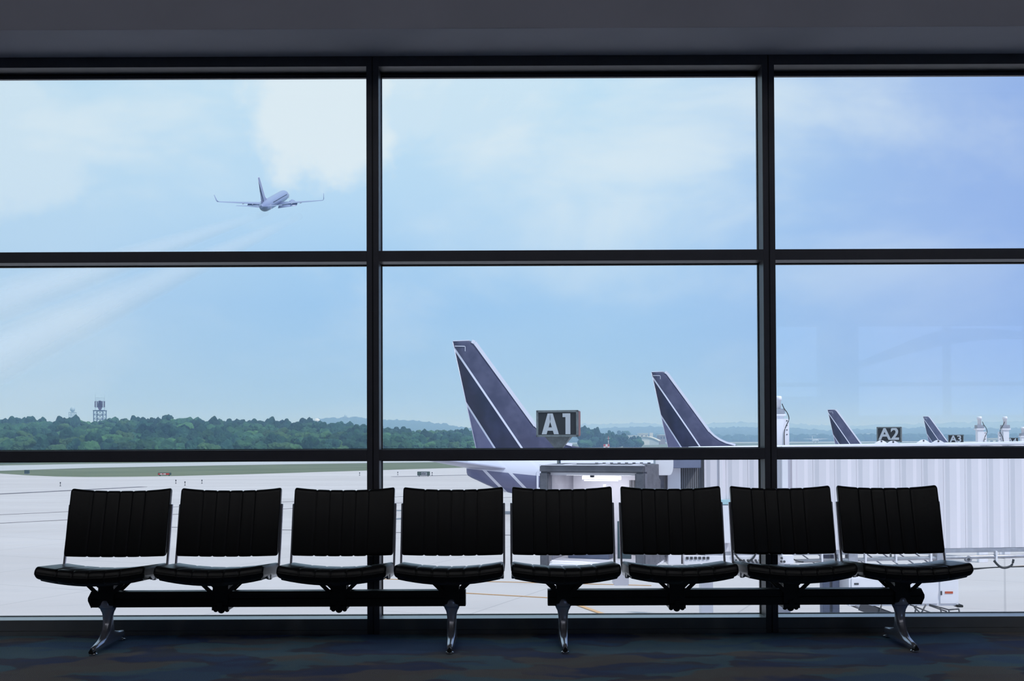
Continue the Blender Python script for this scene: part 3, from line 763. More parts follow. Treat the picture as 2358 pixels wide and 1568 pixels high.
# stair
q = MB(); p0, p1 = Vector((BX(1962), BD - .55, BZ(1388, 2000))), Vector((BX(2130), BD - .55, BZ(1450, 2000)))
for dy in (0, .8): q.bar(p0 + Vector((0, dy, 0)), p1 + Vector((0, dy, 0)), .04, .22)
q.build('stair_stringer', 'dark_steel', jb)
for k in range(9):
    c = p0.lerp(p1, (k + .5) / 9); MB().box((c.x - .14, BD - .55, c.z - .02), (c.x + .14, BD + .25, c.z + .02)).build('stair_tread', 'grey_metal', jb)
q = MB()
for a, b in (((2105, 1398), (2150, 1440)), ((2140, 1392), (2185, 1404)), ((2185, 1404), (2208, 1402)), ((2140, 1394), (2180, 1408)), ((2132, 1392), (2112, 1430)), ((2165, 1398), (2172, 1430)), ((2208, 1402), (2212, 1430)), ((2185, 1404), (2188, 1430)), ((2095, 1392), (2180, 1425)), ((2110, 1394), (2104, 1430)), ((2030, 1392), (2022, 1425))):
    q.tube([W(*a, BD - .6), W(*b, BD - .6)], .02, 6)
q.build('stair_railing', 'dark_steel', jb)
# machinery band between tunnel and cab, seen under the seat backs
MB().box((BX(1572), BD - .1, BZ(1300, 1600)), (BX(1760), BD + .4, BZ(1279, 1600))).build('equipment_box', 'white', jb, .01)
q = MB()
for k in range(6): q.box((BX(1577 + k * 9.5), BD - .12, BZ(1287, 1600)), (BX(1583 + k * 9.5), BD - .10, BZ(1281, 1600)))
q.build('vent_slots', 'dark_steel', jb)['kind'] = 'stuff'
q = MB()
for k in range(9): q.bar((BX(1690 + k * 9), BD - .14, BZ(1287, 1700)), (BX(1697 + k * 9), BD - .14, BZ(1302, 1700)), .03, .05)
q.box((BX(1688), BD - .13, BZ(1304, 1700)), (BX(1770), BD, BZ(1301, 1700))); q.build('grating', 'dark_steel', jb)
q = MB(); q.hose([W(1690, 1270, BD - .15), W(1700, 1285, BD - .15), W(1712, 1292, BD - .15)], .025, 6); q.hose([W(1742, 1270, BD - .15), W(1735, 1284, BD - .15), W(1722, 1293, BD - .15)], .025, 6); q.hose([W(1820, 1282, BD - .15), W(1832, 1290, BD - .15), W(1850, 1294, BD - .15)], .02, 6); q.build('cable_loop', 'cable', jb)
MB().box((BX(1795), BD - .2, BZ(1297, 1800)), (BX(1822), BD + .2, BZ(1277, 1800))).build('control_box', 'white', jb, .01)
for px, py in ((1800, 1285), (1799, 1293), (1806, 1293)):
    p = W(px, py, BD - .21); q = MB(); q.tube([p + Vector((0, -.02, 0)), p + Vector((0, .02, 0))], .03, 10); q.build('control_button', 'dark_steel', jb.children[-1] if False else jb)
# transition: roller curtain, blue grey box, cowl, white side wall
zfl = BZ(1300, 1500)
MB().box((BX(1536), BD - .1, zfl), (BX(1566), BD + .6, BZ(1062, 1550))).build('side_wall', 'white', jb, .01)
sl = 11
for k in range(sl):
    a = BX(1566) + (BX(1621) - BX(1566)) * k / sl; b = BX(1566) + (BX(1621) - BX(1566)) * (k + .78) / sl
    MB().box((a, BD + .1, zfl), (b, BD + .17, BZ(1040, 1590))).build('curtain_slat', 'slat', jb)
MB().box((BX(1566), BD + .17, zfl), (BX(1621), BD + .25, BZ(1040, 1590))).build('curtain_backing', 'dark_steel', jb)
MB().box((BX(1537), BD - .35, BZ(1077, 1570)), (BX(1609), BD + .1, BZ(1046, 1570))).build('drive_housing', 'blue_grey', jb, .01)
q = MB(); rings = []
for k in range(9):
    a = R(90 * k / 8); zz = BZ(1093, 1525) + .5 * (1 - math.cos(a)) * .55; rings.append([Vector((BX(1524) + dx * (.13 + .10 * math.sin(a)), BD - .3 + dy * .2, zz)) for dx, dy in ((-1, -1), (1, -1), (1, 1), (-1, 1))])
rings.append([v + Vector((0, 0, .35)) for v in rings[-1]]); q.loft(rings, True, False); q.build('rounded_cowl', 'white', jb, .01)
for a, b, c_, d_ in ((1655, 1681, 1150, 1161),): MB().box((BX(a), BD - .12, BZ(d_, 1660)), (BX(b), BD - .03, BZ(c_, 1660))).build('hinge_bracket', 'cyan_paint', jb, .005)
MB().box((BX(1660), BD - .12, BZ(1250, 1660)), (BX(1681), BD - .03, BZ(1163, 1660))).build('hinge_cover', 'white', jb, .01)
MB().box((BX(1410), BD - .3, BZ(1345, 1430)), (BX(1444), BD + .2, BZ(1290, 1430))).build('leg_housing', 'white', jb, .02)
MB().box((BX(1622), BD + .6, GZ + .05), (BX(1650), BD + .95, zb(5) - .05)).build('support_column', 'white', jb, .01)

# cab with canopy, turned towards the left
cabd = 27.3; ca = R(21)
cp = W(1487, 1100, cabd - .35); CW = 2.72; CT = W(1370, 1071, cabd).z; CB = W(1370, 1311, cabd).z; TOP = CT - GZ; BOT = CB - GZ - .05
cab = D.objects.new('cab', None); COL.objects.link(cab); cab.parent = jb; cab.location = Vector((cp.x, cp.y, GZ + .05)) - wloc(jb); cab.rotation_euler.z = -ca
zz0, zz1 = BOT, TOP - .05                              # local z
# local: x from -CW (left) to 0 (right corner), y depth inward
def cb(name, a, b, m_, bev=.01): return MB().box(a, b).build(name, m_, cab, bev, True)
cb('cab_floor', (-CW, 0, zz0), (0, 2.3, zz0 + .14), 'white')
cb('cab_ceiling', (-CW + .05, .1, zz1 - .26), (-.05, 2.3, zz1 - .14), 'white')
cb('back_wall', (-CW, 2.2, zz0), (0, 2.3, zz1 - .15), 'white')
cb('inner_left_wall', (-CW + .1, .4, zz0 + .14), (-CW + .16, 2.2, zz1 - .2), 'grey_metal')
cb('inner_right_wall', (-.32, .5, zz0 + .14), (-.24, 2.2, zz1 - .2), 'white')
for k in range(7): cb('shutter_slat', (-.98 + k * .075, 2.12, zz0 + .14), (-.98 + k * .075 + .06, 2.19, zz1 - .45), 'slat', 0)
cb('glass_door', (-1.06, 1.2, zz0 + .14), (-.70, 1.25, zz0 + 1.1), 'teal_glass', .005)
cb('door_post', (-1.55, 1.6, zz0 + .14), (-1.48, 1.7, zz1 - .55), 'white')
cb('control_console', (-2.3, .9, zz0 + .14), (-1.2, 1.5, zz0 + .42), 'blue_grey')
cb('floor_lip', (-CW + .3, -.25, zz0), (-.4, 0, zz0 + .12), 'white')
cb('light_fixture', (-1.85, .7, zz1 - .40), (-.85, .85, zz1 - .30), 'white')
cb('light_tube', (-1.80, .72, zz1 - .425), (-.90, .76, zz1 - .40), 'tube', .004)
cb('cab_fill_light', (-2.2, .5, zz1 - .275), (-.5, 1.6, zz1 - .258), 'cabfill', 0)  # glowing panel added out of sight to brighten the cab interior
cb('camera_dome', (-1.50, .25, zz1 - .32), (-1.40, .35, zz1 - .24), 'dark_steel', .01)
cb('roof_skin', (-CW, .3, zz1 - .14), (0, 2.3, zz1 - .02), 'fabric_grey')
# canopy hoops: the mouth frame and the pleats behind
q = MB(); q.box((-CW, -.1, zz1 - .19), (0, .18, zz1)); q.build('canopy_header', 'fabric_grey', cab, .03, True)
for a, b in ((-CW, -CW + .23), (-.25, 0)):
    MB().box((a, -.1, zz0 - .05), (b, .18, zz1 - .18)).build('canopy_side', 'fabric_grey', cab, .03, True)
for k in range(9):
    y = .20 + k * .19
    q = MB(); q.loft([[Vector((x, y + dy, z)) for x, z in ((.0 + e, zz0 + .1 * k / 9), (.0 + e, zz1 - .06 * e), (-CW, zz1 - .06 * e), (-CW, zz1 - .06), (-.06, zz1 - .10), (-.06, zz0 + .1))] for dy, e in ((0, -.02), (.07, .035), (.15, -.02))], True, False)
    q.build('canopy_pleat', 'fabric_grey', cab, 0, True)
for x in (-2.1, -1.2, -.35):
    MB().box((x, -.06, zz1 - .01), (x + .05, .9, zz1 + .015)).build('canopy_strap', 'white', cab, .004, True)
cb('canopy_edge_cord', (-CW, -.12, zz1 - .015), (0, -.09, zz1 + .01), 'white', .008)

# ------------------------------------------------------------------ gate signs
def glyph(ch):
    if ch == 'A': return [[(0, 0), (.17, 0), (.215, .17), (.385, .17), (.43, 0), (.60, 0), (.39, 1), (.21, 1)]], [(.245, .33), (.355, .33), (.30, .74)]
    if ch == '1': return [[(.13, 0), (.31, 0), (.31, 1), (.06, 1), (.02, .84), (.13, .84)]], None
def text_mesh(s, size, off=.0, ext=.01):
    c = D.curves.new('lettering', 'FONT'); c.body = s; c.size = size; c.extrude = ext; c.offset = off; c.align_x = 'CENTER'; c.align_y = 'CENTER'
    o = D.objects.new('tmp', c); COL.objects.link(o); bpy.context.view_layer.update()
    me = D.meshes.new_from_object(o.evaluated_get(bpy.context.evaluated_depsgraph_get())); D.objects.remove(o)
    me.transform(Matrix.Rotation(PI / 2, 4, 'X')); return me
def gate_sign(px0, px1, py0, py1, d, txt, label, ang=12):
    s = d / FPX; wd = (px1 - px0) * s; ht = (py1 - py0) * s; c = W((px0 + px1) / 2, (py0 + py1) / 2, d)
    if ang > 15: wd *= .95
    t = thing('gate_sign', (c.x, c.y, GZ + .05), label, 'sign', 'gate number signs'); t.rotation_euler.z = -R(ang)
    zc = c.z - GZ - .05; dp = .42 * wd
    B = lambda n, a, b, m_, bev=.004: MB().box(a, b).build(n, m_, t, bev, True)
    fw = .05 * wd
    B('sign_box', (-wd / 2 + fw * .3, -dp / 2 + .03, zc - ht / 2 + .01), (wd / 2 - fw * .3, dp / 2 - .03, zc + ht / 2 - .01), 'sign_frame')
    B('sign_face', (-wd / 2 + fw, -dp / 2, zc - ht / 2 + fw), (wd / 2 - fw, -dp / 2 + .03, zc + ht / 2 - fw), 'sign_black', .002)
    fr_ = MB()
    for a, b in (((-wd / 2, -dp / 2 - .02, zc + ht / 2 - fw), (wd / 2, -dp / 2 + .05, zc + ht / 2)), ((-wd / 2, -dp / 2 - .02, zc - ht / 2), (wd / 2, -dp / 2 + .05, zc - ht / 2 + fw)),
                 ((-wd / 2, -dp / 2 - .02, zc - ht / 2), (-wd / 2 + fw, -dp / 2 + .05, zc + ht / 2)), ((wd / 2 - fw, -dp / 2 - .02, zc - ht / 2), (wd / 2, -dp / 2 + .05, zc + ht / 2))): fr_.box(a, b)
    fr_.build('face_frame', 'sign_frame', t, .003, True)
    if txt == 'A1':
        B('red_reverse', (wd / 2 - .02, -dp / 2 + .12, zc - ht / 2 + .03), (wd / 2 + .0, dp / 2 - .05, zc + ht / 2 - .03), 'sign_red', .002)
    yf = -dp / 2 - .012
    lh = ht * .78
    if txt == 'A1':
        q = MB(); sx = wd * .68; x0 = -wd * .37; z0 = zc - lh / 2 - ht * .01
        P_ = lambda p: (x0 + p[0] * sx, z0 + p[1] * lh)
        # the A is assembled from three strokes so that its counter stays open
        q.prism([P_(p) for p in ((0, 0), (.17, 0), (.33, .74), (.30, 1), (.21, 1))], yf, yf + .03)
        q.prism([P_(p) for p in ((.60, 0), (.43, 0), (.27, .74), (.30, 1), (.39, 1))], yf, yf + .03)
        q.prism([P_(p) for p in ((.20, .17), (.40, .17), (.37, .33), (.23, .33))], yf + .001, yf + .03)
        q.prism([(x0 + (.735 + p[0]) * sx, z0 + p[1] * lh) for p in ((.10, 0), (.27, 0), (.27, 1), (0, 1), (0, .82), (.10, .82))], yf, yf + .03)
        q.build('lettering', 'sign_white', t, 0, True)
    else:
        me = text_mesh(txt, ht * 1.08, ht * .028, .01); me.materials.append(M['sign_white']); o = link('lettering', me, t); o.location = (-wd * .0, yf + .005, zc)
    q = MB(); tw = wd * .30
    q.loft([[Vector((x * k, y * k, z)) for x, y in ((-tw, -dp * .4), (tw, -dp * .4), (tw, dp * .4), (-tw, dp * .4))] for k, z in ((1, zc - ht / 2), (.16, zc - ht / 2 - .52 * ht))], True, False)
    q.build('tapered_mount', 'sign_frame', t, 0, True)
    q = MB(); q.tube([(0, 0, 0), (0, 0, zc - ht * .98)], wd * .045, 10); q.build('pole', 'sign_frame', t, 0, True)
    return t
gate_sign(1238, 1335, 945, 1006, 30.5, 'A1', 'black gate sign reading A1 on a tapered grey mount')
gate_sign(2020, 2077, 983, 1018, 50, 'A2', 'black gate sign reading A2 above the jet bridge roof', 25)
gate_sign(2184, 2219, 1001, 1021, 81, 'A3', 'small black gate sign reading A3, right of the smallest tail', 25)
gate_sign(2318, 2344, 1008, 1023, 108, 'A4', 'tiny black gate sign ending in 4, between white lift columns', 25)

# ------------------------------------------------------------------ lift columns
def lift_column(px, pytop, wpx, d, label, side=1):
    s = d / FPX; c = W(px, pytop, d); w_ = wpx * s; t = thing('lift_column', (c.x, d, GZ + .05), label, 'column', 'white jet bridge lift columns')
    zt_ = c.z - GZ - .05
    B = lambda n, a, b, m_, bev=.01: MB().box(a, b).build(n, m_, t, bev, True)
    u = w_
    B('post', (-u * .34, -u * .3, 0), (u * .34, u * .3, zt_ - 1.25 * u), 'white')
    B('top_plate', (-u * .5, -u * .4, zt_ - 1.55 * u), (u * .5, u * .4, zt_ - 1.38 * u), 'white')
    B('head_box', (-u * .42, -u * .35, zt_ - 1.38 * u), (u * .42, u * .35, zt_ - .98 * u), 'pale_metal')
    q = MB(); q.lathe([(u * .2, zt_ - .98 * u), (u * .2, zt_ - .34 * u), (u * .27, zt_ - .32 * u), (u * .27, zt_ - .06 * u), (u * .2, zt_)], 14); q.build('motor_cap', 'white', t, 0, True)
    B('side_plate', (side * u * .34, -u * .1, 0), (side * u * .80, u * .1, zt_ - 1.75 * u), 'white')
    q = MB()
    for k in range(4): q.tube([(side * u * .62, -u * .12, zt_ - (1.9 + k * .35) * u), (side * u * .62, -u * .09, zt_ - (1.9 + k * .35) * u)], u * .05, 8)
    q.build('bolt_holes', 'dark_steel', t, 0, True)['kind'] = 'stuff'
    sg = side
    q = MB(); q.hose([(sg * u * .2, -u * .36, zt_ - .6 * u), (sg * u * .35, -u * .36, zt_ - .95 * u), (sg * u * .62, -u * .36, zt_ - 1.35 * u), (sg * u * .72, -u * .36, zt_ - 1.8 * u), (sg * u * .5, -u * .36, zt_ - 2.3 * u), (sg * u * .36, -u * .36, zt_ - 2.8 * u), (sg * u * .36, -u * .36, zt_ - 4 * u)], u * .035, 6); q.build('power_cable', 'cable', t, 0, True)
lift_column(1792, 912, 30, BD + 3.2, 'tall white lift column half hidden by the right window post')
lift_column(2255, 959, 20, 48, 'white lift column with a lamp-like cap, right of the A3 sign')
lift_column(2314, 959, 20, 49.5, 'white lift column left of the sign ending in 4', -1)
lift_column(2355, 983, 15, 66, 'white lift column cut by the right edge of the picture')

# ------------------------------------------------------------------ airfield signs and lights
def facing_sign(name, px0, px1, py0, py1, label, cat, mats, txt=None, tm='sign_text', ts=.9):
    g = G((px0 + px1) / 2, py1); d = g.y; s = d / FPX; wd = (px1 - px0) * s; ht = (py1 - py0) * s
    t = thing(name, (g.x, g.y, GZ + .05), label, cat)
    MB().box((-wd / 2, -.15, .15), (wd / 2, .15, ht)).build('housing', mats[0], t, .03, True)
    s_q = MB(); a_, b_ = ((-wd / 2 + .08, wd * .38) if name == 'taxiway_sign' else (-wd * .18, wd * .27)); s_q.box((a_, -.19, .22), (b_, -.15, ht - .1)); s_q.build('face', mats[1], t, 0, True)
    for x in (-wd * .35, wd * .35): MB().box((x - .05, -.05, 0), (x + .05, .05, .2)).build('leg', 'dark_steel', t, 0, True)
    if txt:
        me = text_mesh(txt, ht * ts, ht * .012, .01); me.materials.append(M[tm]); o = link('lettering', me, t); o.location = (-wd * .1 if name == 'taxiway_sign' else 0, -.21, ht * .57)
    return t
facing_sign('taxiway_sign', 364, 394, 1089, 1097, 'low red runway sign with white text on the grass edge', 'sign', ('green_box', 'taxi_red'), '33L-15R', ts=.50)
facing_sign('guidance_sign', 961, 990, 1086.5, 1098, 'low grey guidance sign box on the apron, left of the large tail', 'sign', ('green_box', 'grey_metal'), '+7-4', 'sign_black', ts=.42)
g = G(62, 1091.5); t = thing('marker_box', (g.x, g.y, GZ), 'dark blue-green marker box on the grass at far left', 'box')
MB().box((-.32, -.3, .05), (.32, .3, .62)).build('housing', 'teal_glass', t, .03, True); MB().box((-.36, -.34, 0), (.36, .34, .06)).build('plinth', 'grey_metal', t, 0, True); MB().box((-.30, -.34, .55), (.30, .34, .68)).build('lid', 'green_box', t, .02, True)
for px, py, lab in ((139, 1120.5, 'edge light post above the leftmost seat, beside the dark strip'), (405, 1114.5, 'left edge light of the three above the second seat'), (426, 1119, 'middle edge light of the three above the second seat'), (465, 1114.5, 'right edge light of the three above the second seat'), (916, 1094.5, 'edge light left of the guidance sign'), (995, 1095.5, 'edge light just right of the guidance sign'), (828, 1096, 'edge light near the left window post')):
    g = G(px, py); t = thing('edge_light', (g.x, g.y, GZ + .05), lab, 'light', 'taxiway edge lights')
    q = MB(); q.lathe([(.10, 0), (.10, .04), (.035, .06), (.03, .34)], 8); q.build('stem', 'dark_steel', t, 0, True)
    q = MB(); q.lathe([(.05, .34), (.08, .38), (.07, .46), (.02, .5)], 8); q.build('lamp_head', 'glass_dark', t, 0, True)
g = G(1396.5, 1033); d = 560; p = W(1396.5, 1030, d); t = thing('checkered_shed', (p.x, d, GZ), 'red and white checkered shed with a mast before the hangar', 'shed')
for i in range(3):
    for j in range(2):
        MB().box((-1.5 + i, -.8, .1 + j * 1.2 - 0), (-.5 + i, .8, 1.3 + j * 1.2)).build('panel', 'taxi_red' if (i + j) % 2 else 'sign_text', t, 0, True)
q = MB(); q.tube([(1, 0, 2.5), (1, 0, 6.5)], .12, 6); q.build('mast', 'taxi_red', t, 0, True)
q = MB(); q.tube([(1, 0, 2.5), (1, 0, 4.4)], .15, 6); q.tube([(.2, 0, 5.5), (1.8, 0, 5.5)], .1, 6); q.build('mast_arm', 'sign_text', t, 0, True)

# far propeller plane
d = 1180; p = W(1878, 1018, d); t = thing('propeller_plane', (p.x, d, GZ + .1), 'small white high-wing propeller plane on the far runway', 'airplane')
q = MB(); q.loft([[Vector((1.35 * k * math.cos(a), y, 2.1 + 1.35 * k * math.sin(a))) for a in [2 * PI * i / 14 for i in range(14)]] for y, k in ((-11, .2), (-10, .6), (-8, .95), (-5, 1), (6, 1), (10, .6), (13, .25))]); q.build('fuselage', 'air_white', t, 0, True)
foil(MB(), [((-13, -1.2, 3.9), (-13, .6, 3.9), .12, (0, 0, 1)), ((-5, -1.8, 3.7), (-5, 1.2, 3.7), .3, (0, 0, 1)), ((5, -1.8, 3.7), (5, 1.2, 3.7), .3, (0, 0, 1)), ((13, -1.2, 3.9), (13, .6, 3.9), .12, (0, 0, 1))]).build('wing', 'air_white', t, 0, True)
foil(MB(), [((0, 10, 2.5), (0, 13.5, 2.5), .15, (1, 0, 0)), ((0, 12, 7), (0, 14, 7), .1, (1, 0, 0))]).build('tail_fin', 'air_white', t, 0, True)
foil(MB(), [((-4, 12.2, 7), (-4, 13.6, 7), .1, (0, 0, 1)), ((4, 12.2, 7), (4, 13.6, 7), .1, (0, 0, 1))]).build('tailplane', 'air_white', t, 0, True)
for s in (-1, 1):
    q = MB(); q.tube([(s * 4.4, -4, 3.3), (s * 4.4, -3, 3.3), (s * 4.4, 1, 3.4)], [.35, .6, .3], 10); q.build('engine', 'air_grey', t, 0, True)
    q = MB(); q.tube([(s * 1.5, 0, 1), (s * 1.9, 0, .45)], .15, 6); q.tube([(s * 1.75, -.45, .45), (s * 1.75, .45, .45)], .4, 10); q.build('landing_gear', 'rubber', t, 0, True)
MB().box((-.9, -10.4, 2.3), (.9, -9.4, 2.8)).build('windscreen', 'glass_dark', t, .1, True)

# ------------------------------------------------------------------ distant buildings
def place_px(px, d): return W(px, 1000, d).x
d = 880; x0, x1 = place_px(1450, d), place_px(1536, d); s = d / FPX
t = thing('hangar', ((x0 + x1) / 2, d, GZ), 'pale hangar with a curved roof between the two large tails', 'building')
Wd = (x1 - x0); base_z = 0; n = 14; zs = (1024 - 1007) * s
arc = [(-Wd * .02 + Wd * .52 * (k / n), 0) for k in range(n + 1)]
prof = [(-Wd / 2 + Wd * .78 * k / n, zs * .35 + zs * .75 * math.sin(PI * k / n * .9 + .1)) for k in range(n + 1)]
MB().prism([(-Wd / 2, 0)] + prof + [(-Wd / 2 + Wd * .78, 0)], 0, .5).build('front_wall', 'bldg_grey', t, 0, True)
q = MB(); rg = []
for k in range(n + 1):
    x, z = prof[k]; rg.append([Vector((x, -.6, z)), Vector((x, -.6, z + .5)), Vector((x + Wd * .3, 55, z + .5)), Vector((x + Wd * .3, 55, z))])
q.loft(rg, True, False); q.build('curved_roof', 'bldg_roof', t, 0, True)
MB().box((-Wd * .15, -.3, 0), (Wd * .03, 0, zs * .62)).build('hangar_door', 'bldg_white', t, 0, True)
def block(px0, px1, py0, d, label, m_='bldg_white', rows=1, group=None, name='building'):
    x0, x1 = place_px(px0, d), place_px(px1, d); z1 = W((px0 + px1) / 2, py0, d).z - GZ
    t = thing(name, ((x0 + x1) / 2, d, GZ), label, 'building'); hw = (x1 - x0) / 2
    MB().box((-hw, 0, 0), (hw, 18, z1)).build('wall', m_, t, 0, True)
    MB().box((-hw - .4, -.4, z1), (hw + .4, 18.4, z1 + .6)).build('roof', 'bldg_roof', t, 0, True)
    nw = max(2, int(hw * 2 / 6))
    for r_ in range(rows):
        for k in range(nw):
            xx = -hw + (k + .3) * 2 * hw / nw; MB().box((xx, -.12, z1 - 3.2 - r_ * 4), (xx + .5 * hw * 2 / nw, 0, z1 - 1.4 - r_ * 4)).build('window', 'glass_dark', t, 0, True)
    return t
block(1412, 1466, 1004, 1000, 'long low white building left of the hangar')
block(1473, 1492, 999, 980, 'white block with a small tower rising behind the hangar')
MB().box((5.6, 0, 0), (8.2, 6, W(1490, 996.5, 980).z - GZ)).build('tower', 'bldg_white', [o for o in COL.objects if o.name.startswith('building')][-1] if False else D.objects['building.001'], 0, True)
block(1519, 1532, 1002, 960, 'small brown building touching the second tail', 'bldg_brown')
block(1362, 1392, 1001, 900, 'low white building half hidden behind trees right of the A1 sign')
block(1993, 2010, 999, 1700, 'pale block among the trees left of the A2 sign', 'bldg_white', 2)
block(2276, 2302, 1010.5, 900, 'long low white building between the lift columns')
block(1880, 1896, 1000, 1900, 'pale house on the far wooded slope behind the propeller plane')

# ------------------------------------------------------------------ radar towers
def tower(px, d, wpx, ytop, ybase, label, m_, ant):
    s = d / FPX; hw = wpx * s / 2; z1 = W(px, ytop, d).z - GZ; zb_ = 0
    t = thing('radar_tower', (place_px(px, d), d, GZ), label, 'tower')
    for sx in (-1, 1):
        for sy in (-1, 1): MB().bar((sx * hw, sy * hw, 0), (sx * hw, sy * hw, z1), .35, .35).build('leg', m_, t, 0, True)
    q = MB(); nl = int(z1 / (hw * .9)); lv = z1 / nl
    for k in range(1, nl + 1):
        z = lv * k
        for sy in (-1, 1):
            q.bar((-hw, sy * hw, z), (hw, sy * hw, z), .3, .3); q.bar((-hw, sy * hw, z - lv), (0, sy * hw, z), .16, .16); q.bar((hw, sy * hw, z - lv), (0, sy * hw, z), .16, .16)
            q.bar((sy * hw, -hw, z), (sy * hw, hw, z), .3, .3)
    q.build('bracing', m_, t, 0, True)
    MB().box((-hw - .3, -hw - .3, z1), (hw + .3, hw + .3, z1 + .3)).build('deck', m_, t, 0, True)
    if ant:
        q = MB()
        for sx in (-1, 1): q.tube([(sx * hw, 0, z1), (sx * hw, 0, z1 + 8.4)], .07, 6)
        q.tube([(-hw, 0, z1 + 6), (hw, 0, z1 + 6)], .07, 6); q.tube([(-hw, 0, z1 + 5.2), (hw, 0, z1 + 5.2)], .05, 6); q.build('guard_mast', 'lattice_pale', t, 0, True)
        q = MB()
        for k in range(5): q.box((-2.4, -.3, z1 + 1.7 + k * .65), (2.4, .1, z1 + 1.95 + k * .65))
        for k in range(5): q.box((-2.4 + k * 1.1, -.3, z1 + 1.7), (-2.1 + k * 1.1, .2, z1 + 4.55))
        q.loft([[Vector((x, y, z)) for x, y in ((-r_, -.3), (r_, -.3), (r_, .4), (-r_, .4))] for z, r_ in ((z1 + .3, .35), (z1 + 1.7, 1.0), (z1 + 4.8, .5))], True, False); q.build('antenna', 'antenna', t, 0, True)
    else:
        q = MB(); q.lathe([(.9 * math.cos(R(a)) * 2.2, z1 + 2.6 + 2.2 * math.sin(R(a))) for a in range(-80, 81, 20)], 10); q.build('dome', 'lattice_pale', t, 0, True)
tower(230, 520, 21, 946, 990, 'dark steel radar tower with a square antenna above the trees', 'lattice', True)
tower(167, 900, 12, 950, 990, 'pale lattice tower with a round top, left of the dark radar tower', 'lattice_pale', False)
tower(796, 1500, 16, 962, 990, 'faint pale lattice tower on the wooded rise, left of the window post', 'lattice_pale', False)
p = W(730, 968, 1100); t = thing('white_dome', (p.x, 1100, GZ), 'small white dome peeping over the trees left of the window post', 'dome')
zz = p.z - GZ; q = MB(); q.lathe([(3.2 * math.cos(R(a)), zz - 1 + 3.2 * math.sin(R(a))) for a in range(0, 90, 15)] + [(.05, zz + 2.2)], 16); q.build('shell', 'bldg_white', t, 0, True)
q = MB(); q.lathe([(2.6, 0), (2.6, zz - 1)], 12); q.build('base', 'bldg_white', t, 0, True)

# ------------------------------------------------------------------ hills
def hill(name, d0, d1, prof, label, amp, step=10, rows=14, seed=0):
    q = MB(); xs = []; px = prof[0][0]
    while px <= prof[-1][0]: xs.append(px); px += step
    grid = []
    for j in range(rows + 1):
        u = j / rows; dd = d0 + (d1 - d0) * u; row = []
        for px in xs:
            for k in range(len(prof) - 1):
                if prof[k][0] <= px <= prof[k + 1][0]:
                    f = (px - prof[k][0]) / (prof[k + 1][0] - prof[k][0]); f = f * f * (3 - 2 * f); py = prof[k][1] * (1 - f) + prof[k + 1][1] * f; break
            top = W(px, py, d1).z; x = W(px, 1000, d1).x * dd / d1
            hgt = GZ + (top - GZ) * (u ** 1.2)
            if u > 0: hgt += amp * (.6 + .4 * u) * (noise.noise(Vector((x * .9 / amp * .35, dd * .02 + seed, 0))) + .7 * noise.noise(Vector((x * 2.4 / amp * .35, dd * .05 + seed, 5))))
            row.append(Vector((x, dd, hgt)))
        grid.append(row)
    grid.append([Vector((p.x, p.y + 30, GZ - 5)) for p in grid[-1]])
    q.loft(grid, False, True, False); o = q.build(name, 'forest'); tag(o, label, None, None, 'structure'); return o
hill('hill', 1500, 2100, [(560, 995), (640, 985), (700, 968), (760, 962), (820, 960), (880, 966), (950, 968), (1010, 974), (1070, 984), (1130, 992), (1250, 1000), (1400, 1004)], 'wooded rise behind the left forest', 3.2, 3)
hill('distant_hill', 3200, 4600, [(900, 990), (1150, 984), (1280, 980), (1400, 976), (1480, 974), (1560, 978), (1700, 972), (1800, 975), (1950, 980), (2100, 976), (2250, 972), (2450, 968), (2600, 975)], 'pale hazy ridge on the horizon', 9, 4, 12, 3)
hill('middle_hill', 1700, 2500, [(1250, 1003), (1330, 990), (1420, 984), (1500, 982), (1600, 986), (1700, 983), (1800, 984), (1900, 990), (2000, 988), (2150, 984), (2300, 986), (2450, 982), (2600, 990)], 'blue wooded slope behind the gate signs', 4.2, 3, 14, 9)

# ------------------------------------------------------------------ trees
def crown_mesh(seed, squat):
    bm = bmesh.new(); bmesh.ops.create_icosphere(bm, subdivisions=4, radius=1)
    rnd = random.Random(seed); lob = [(Vector((rnd.uniform(-1, 1), rnd.uniform(-1, 1), rnd.uniform(-.5, 1))).normalized(), rnd.uniform(.35, .6)) for _ in range(11)]
    for v in bm.verts:
        n_ = v.co.normalized(); k = .74
        for l, r_ in lob:
            dd = (n_ - l).length
            if dd < r_: k += .26 * math.sqrt(max(0, 1 - (dd / r_) ** 2)) * .8
        k += .10 * noise.noise(n_ * 5 + Vector((seed, 0, 0))) + .09 * noise.noise(n_ * 13 + Vector((seed, 3, 0)))
        v.co = n_ * k; v.co.z *= squat
    me = D.meshes.new('crown'); bm.to_mesh(me); bm.free()
    return me
PROTO = {}
for ki, (mk, sq) in enumerate((('leaf_a', .95), ('leaf_b', 1.15), ('leaf_c', .85))):
    for sd in range(3):
        me = crown_mesh(ki * 10 + sd + 1, sq); me.materials.append(M[mk]); PROTO[(ki, sd)] = me
TRK = MB().tube([(0, 0, 0), (0, 0, 1)], [1, .7], 6).mesh('trunk', 'trunk')
def tree(x, y, htot, rad, ki, label, group):
    t = thing('tree', (x, y, GZ), label, 'tree', group)
    c = link('crown', PROTO[(ki, random.randrange(3))], t); c.location = (0, 0, htot - rad * .95); c.scale = (rad * random.uniform(.95, 1.2), rad, rad * random.uniform(.9, 1.15)); c.rotation_euler.z = random.uniform(0, 6.28)
    k = link('trunk', TRK, t); k.scale = (.22, .22, max(1, htot - rad * 1.6))
LAB = ['mid green leafy tree %s', 'dark green dense tree %s', 'light green rounded tree %s']
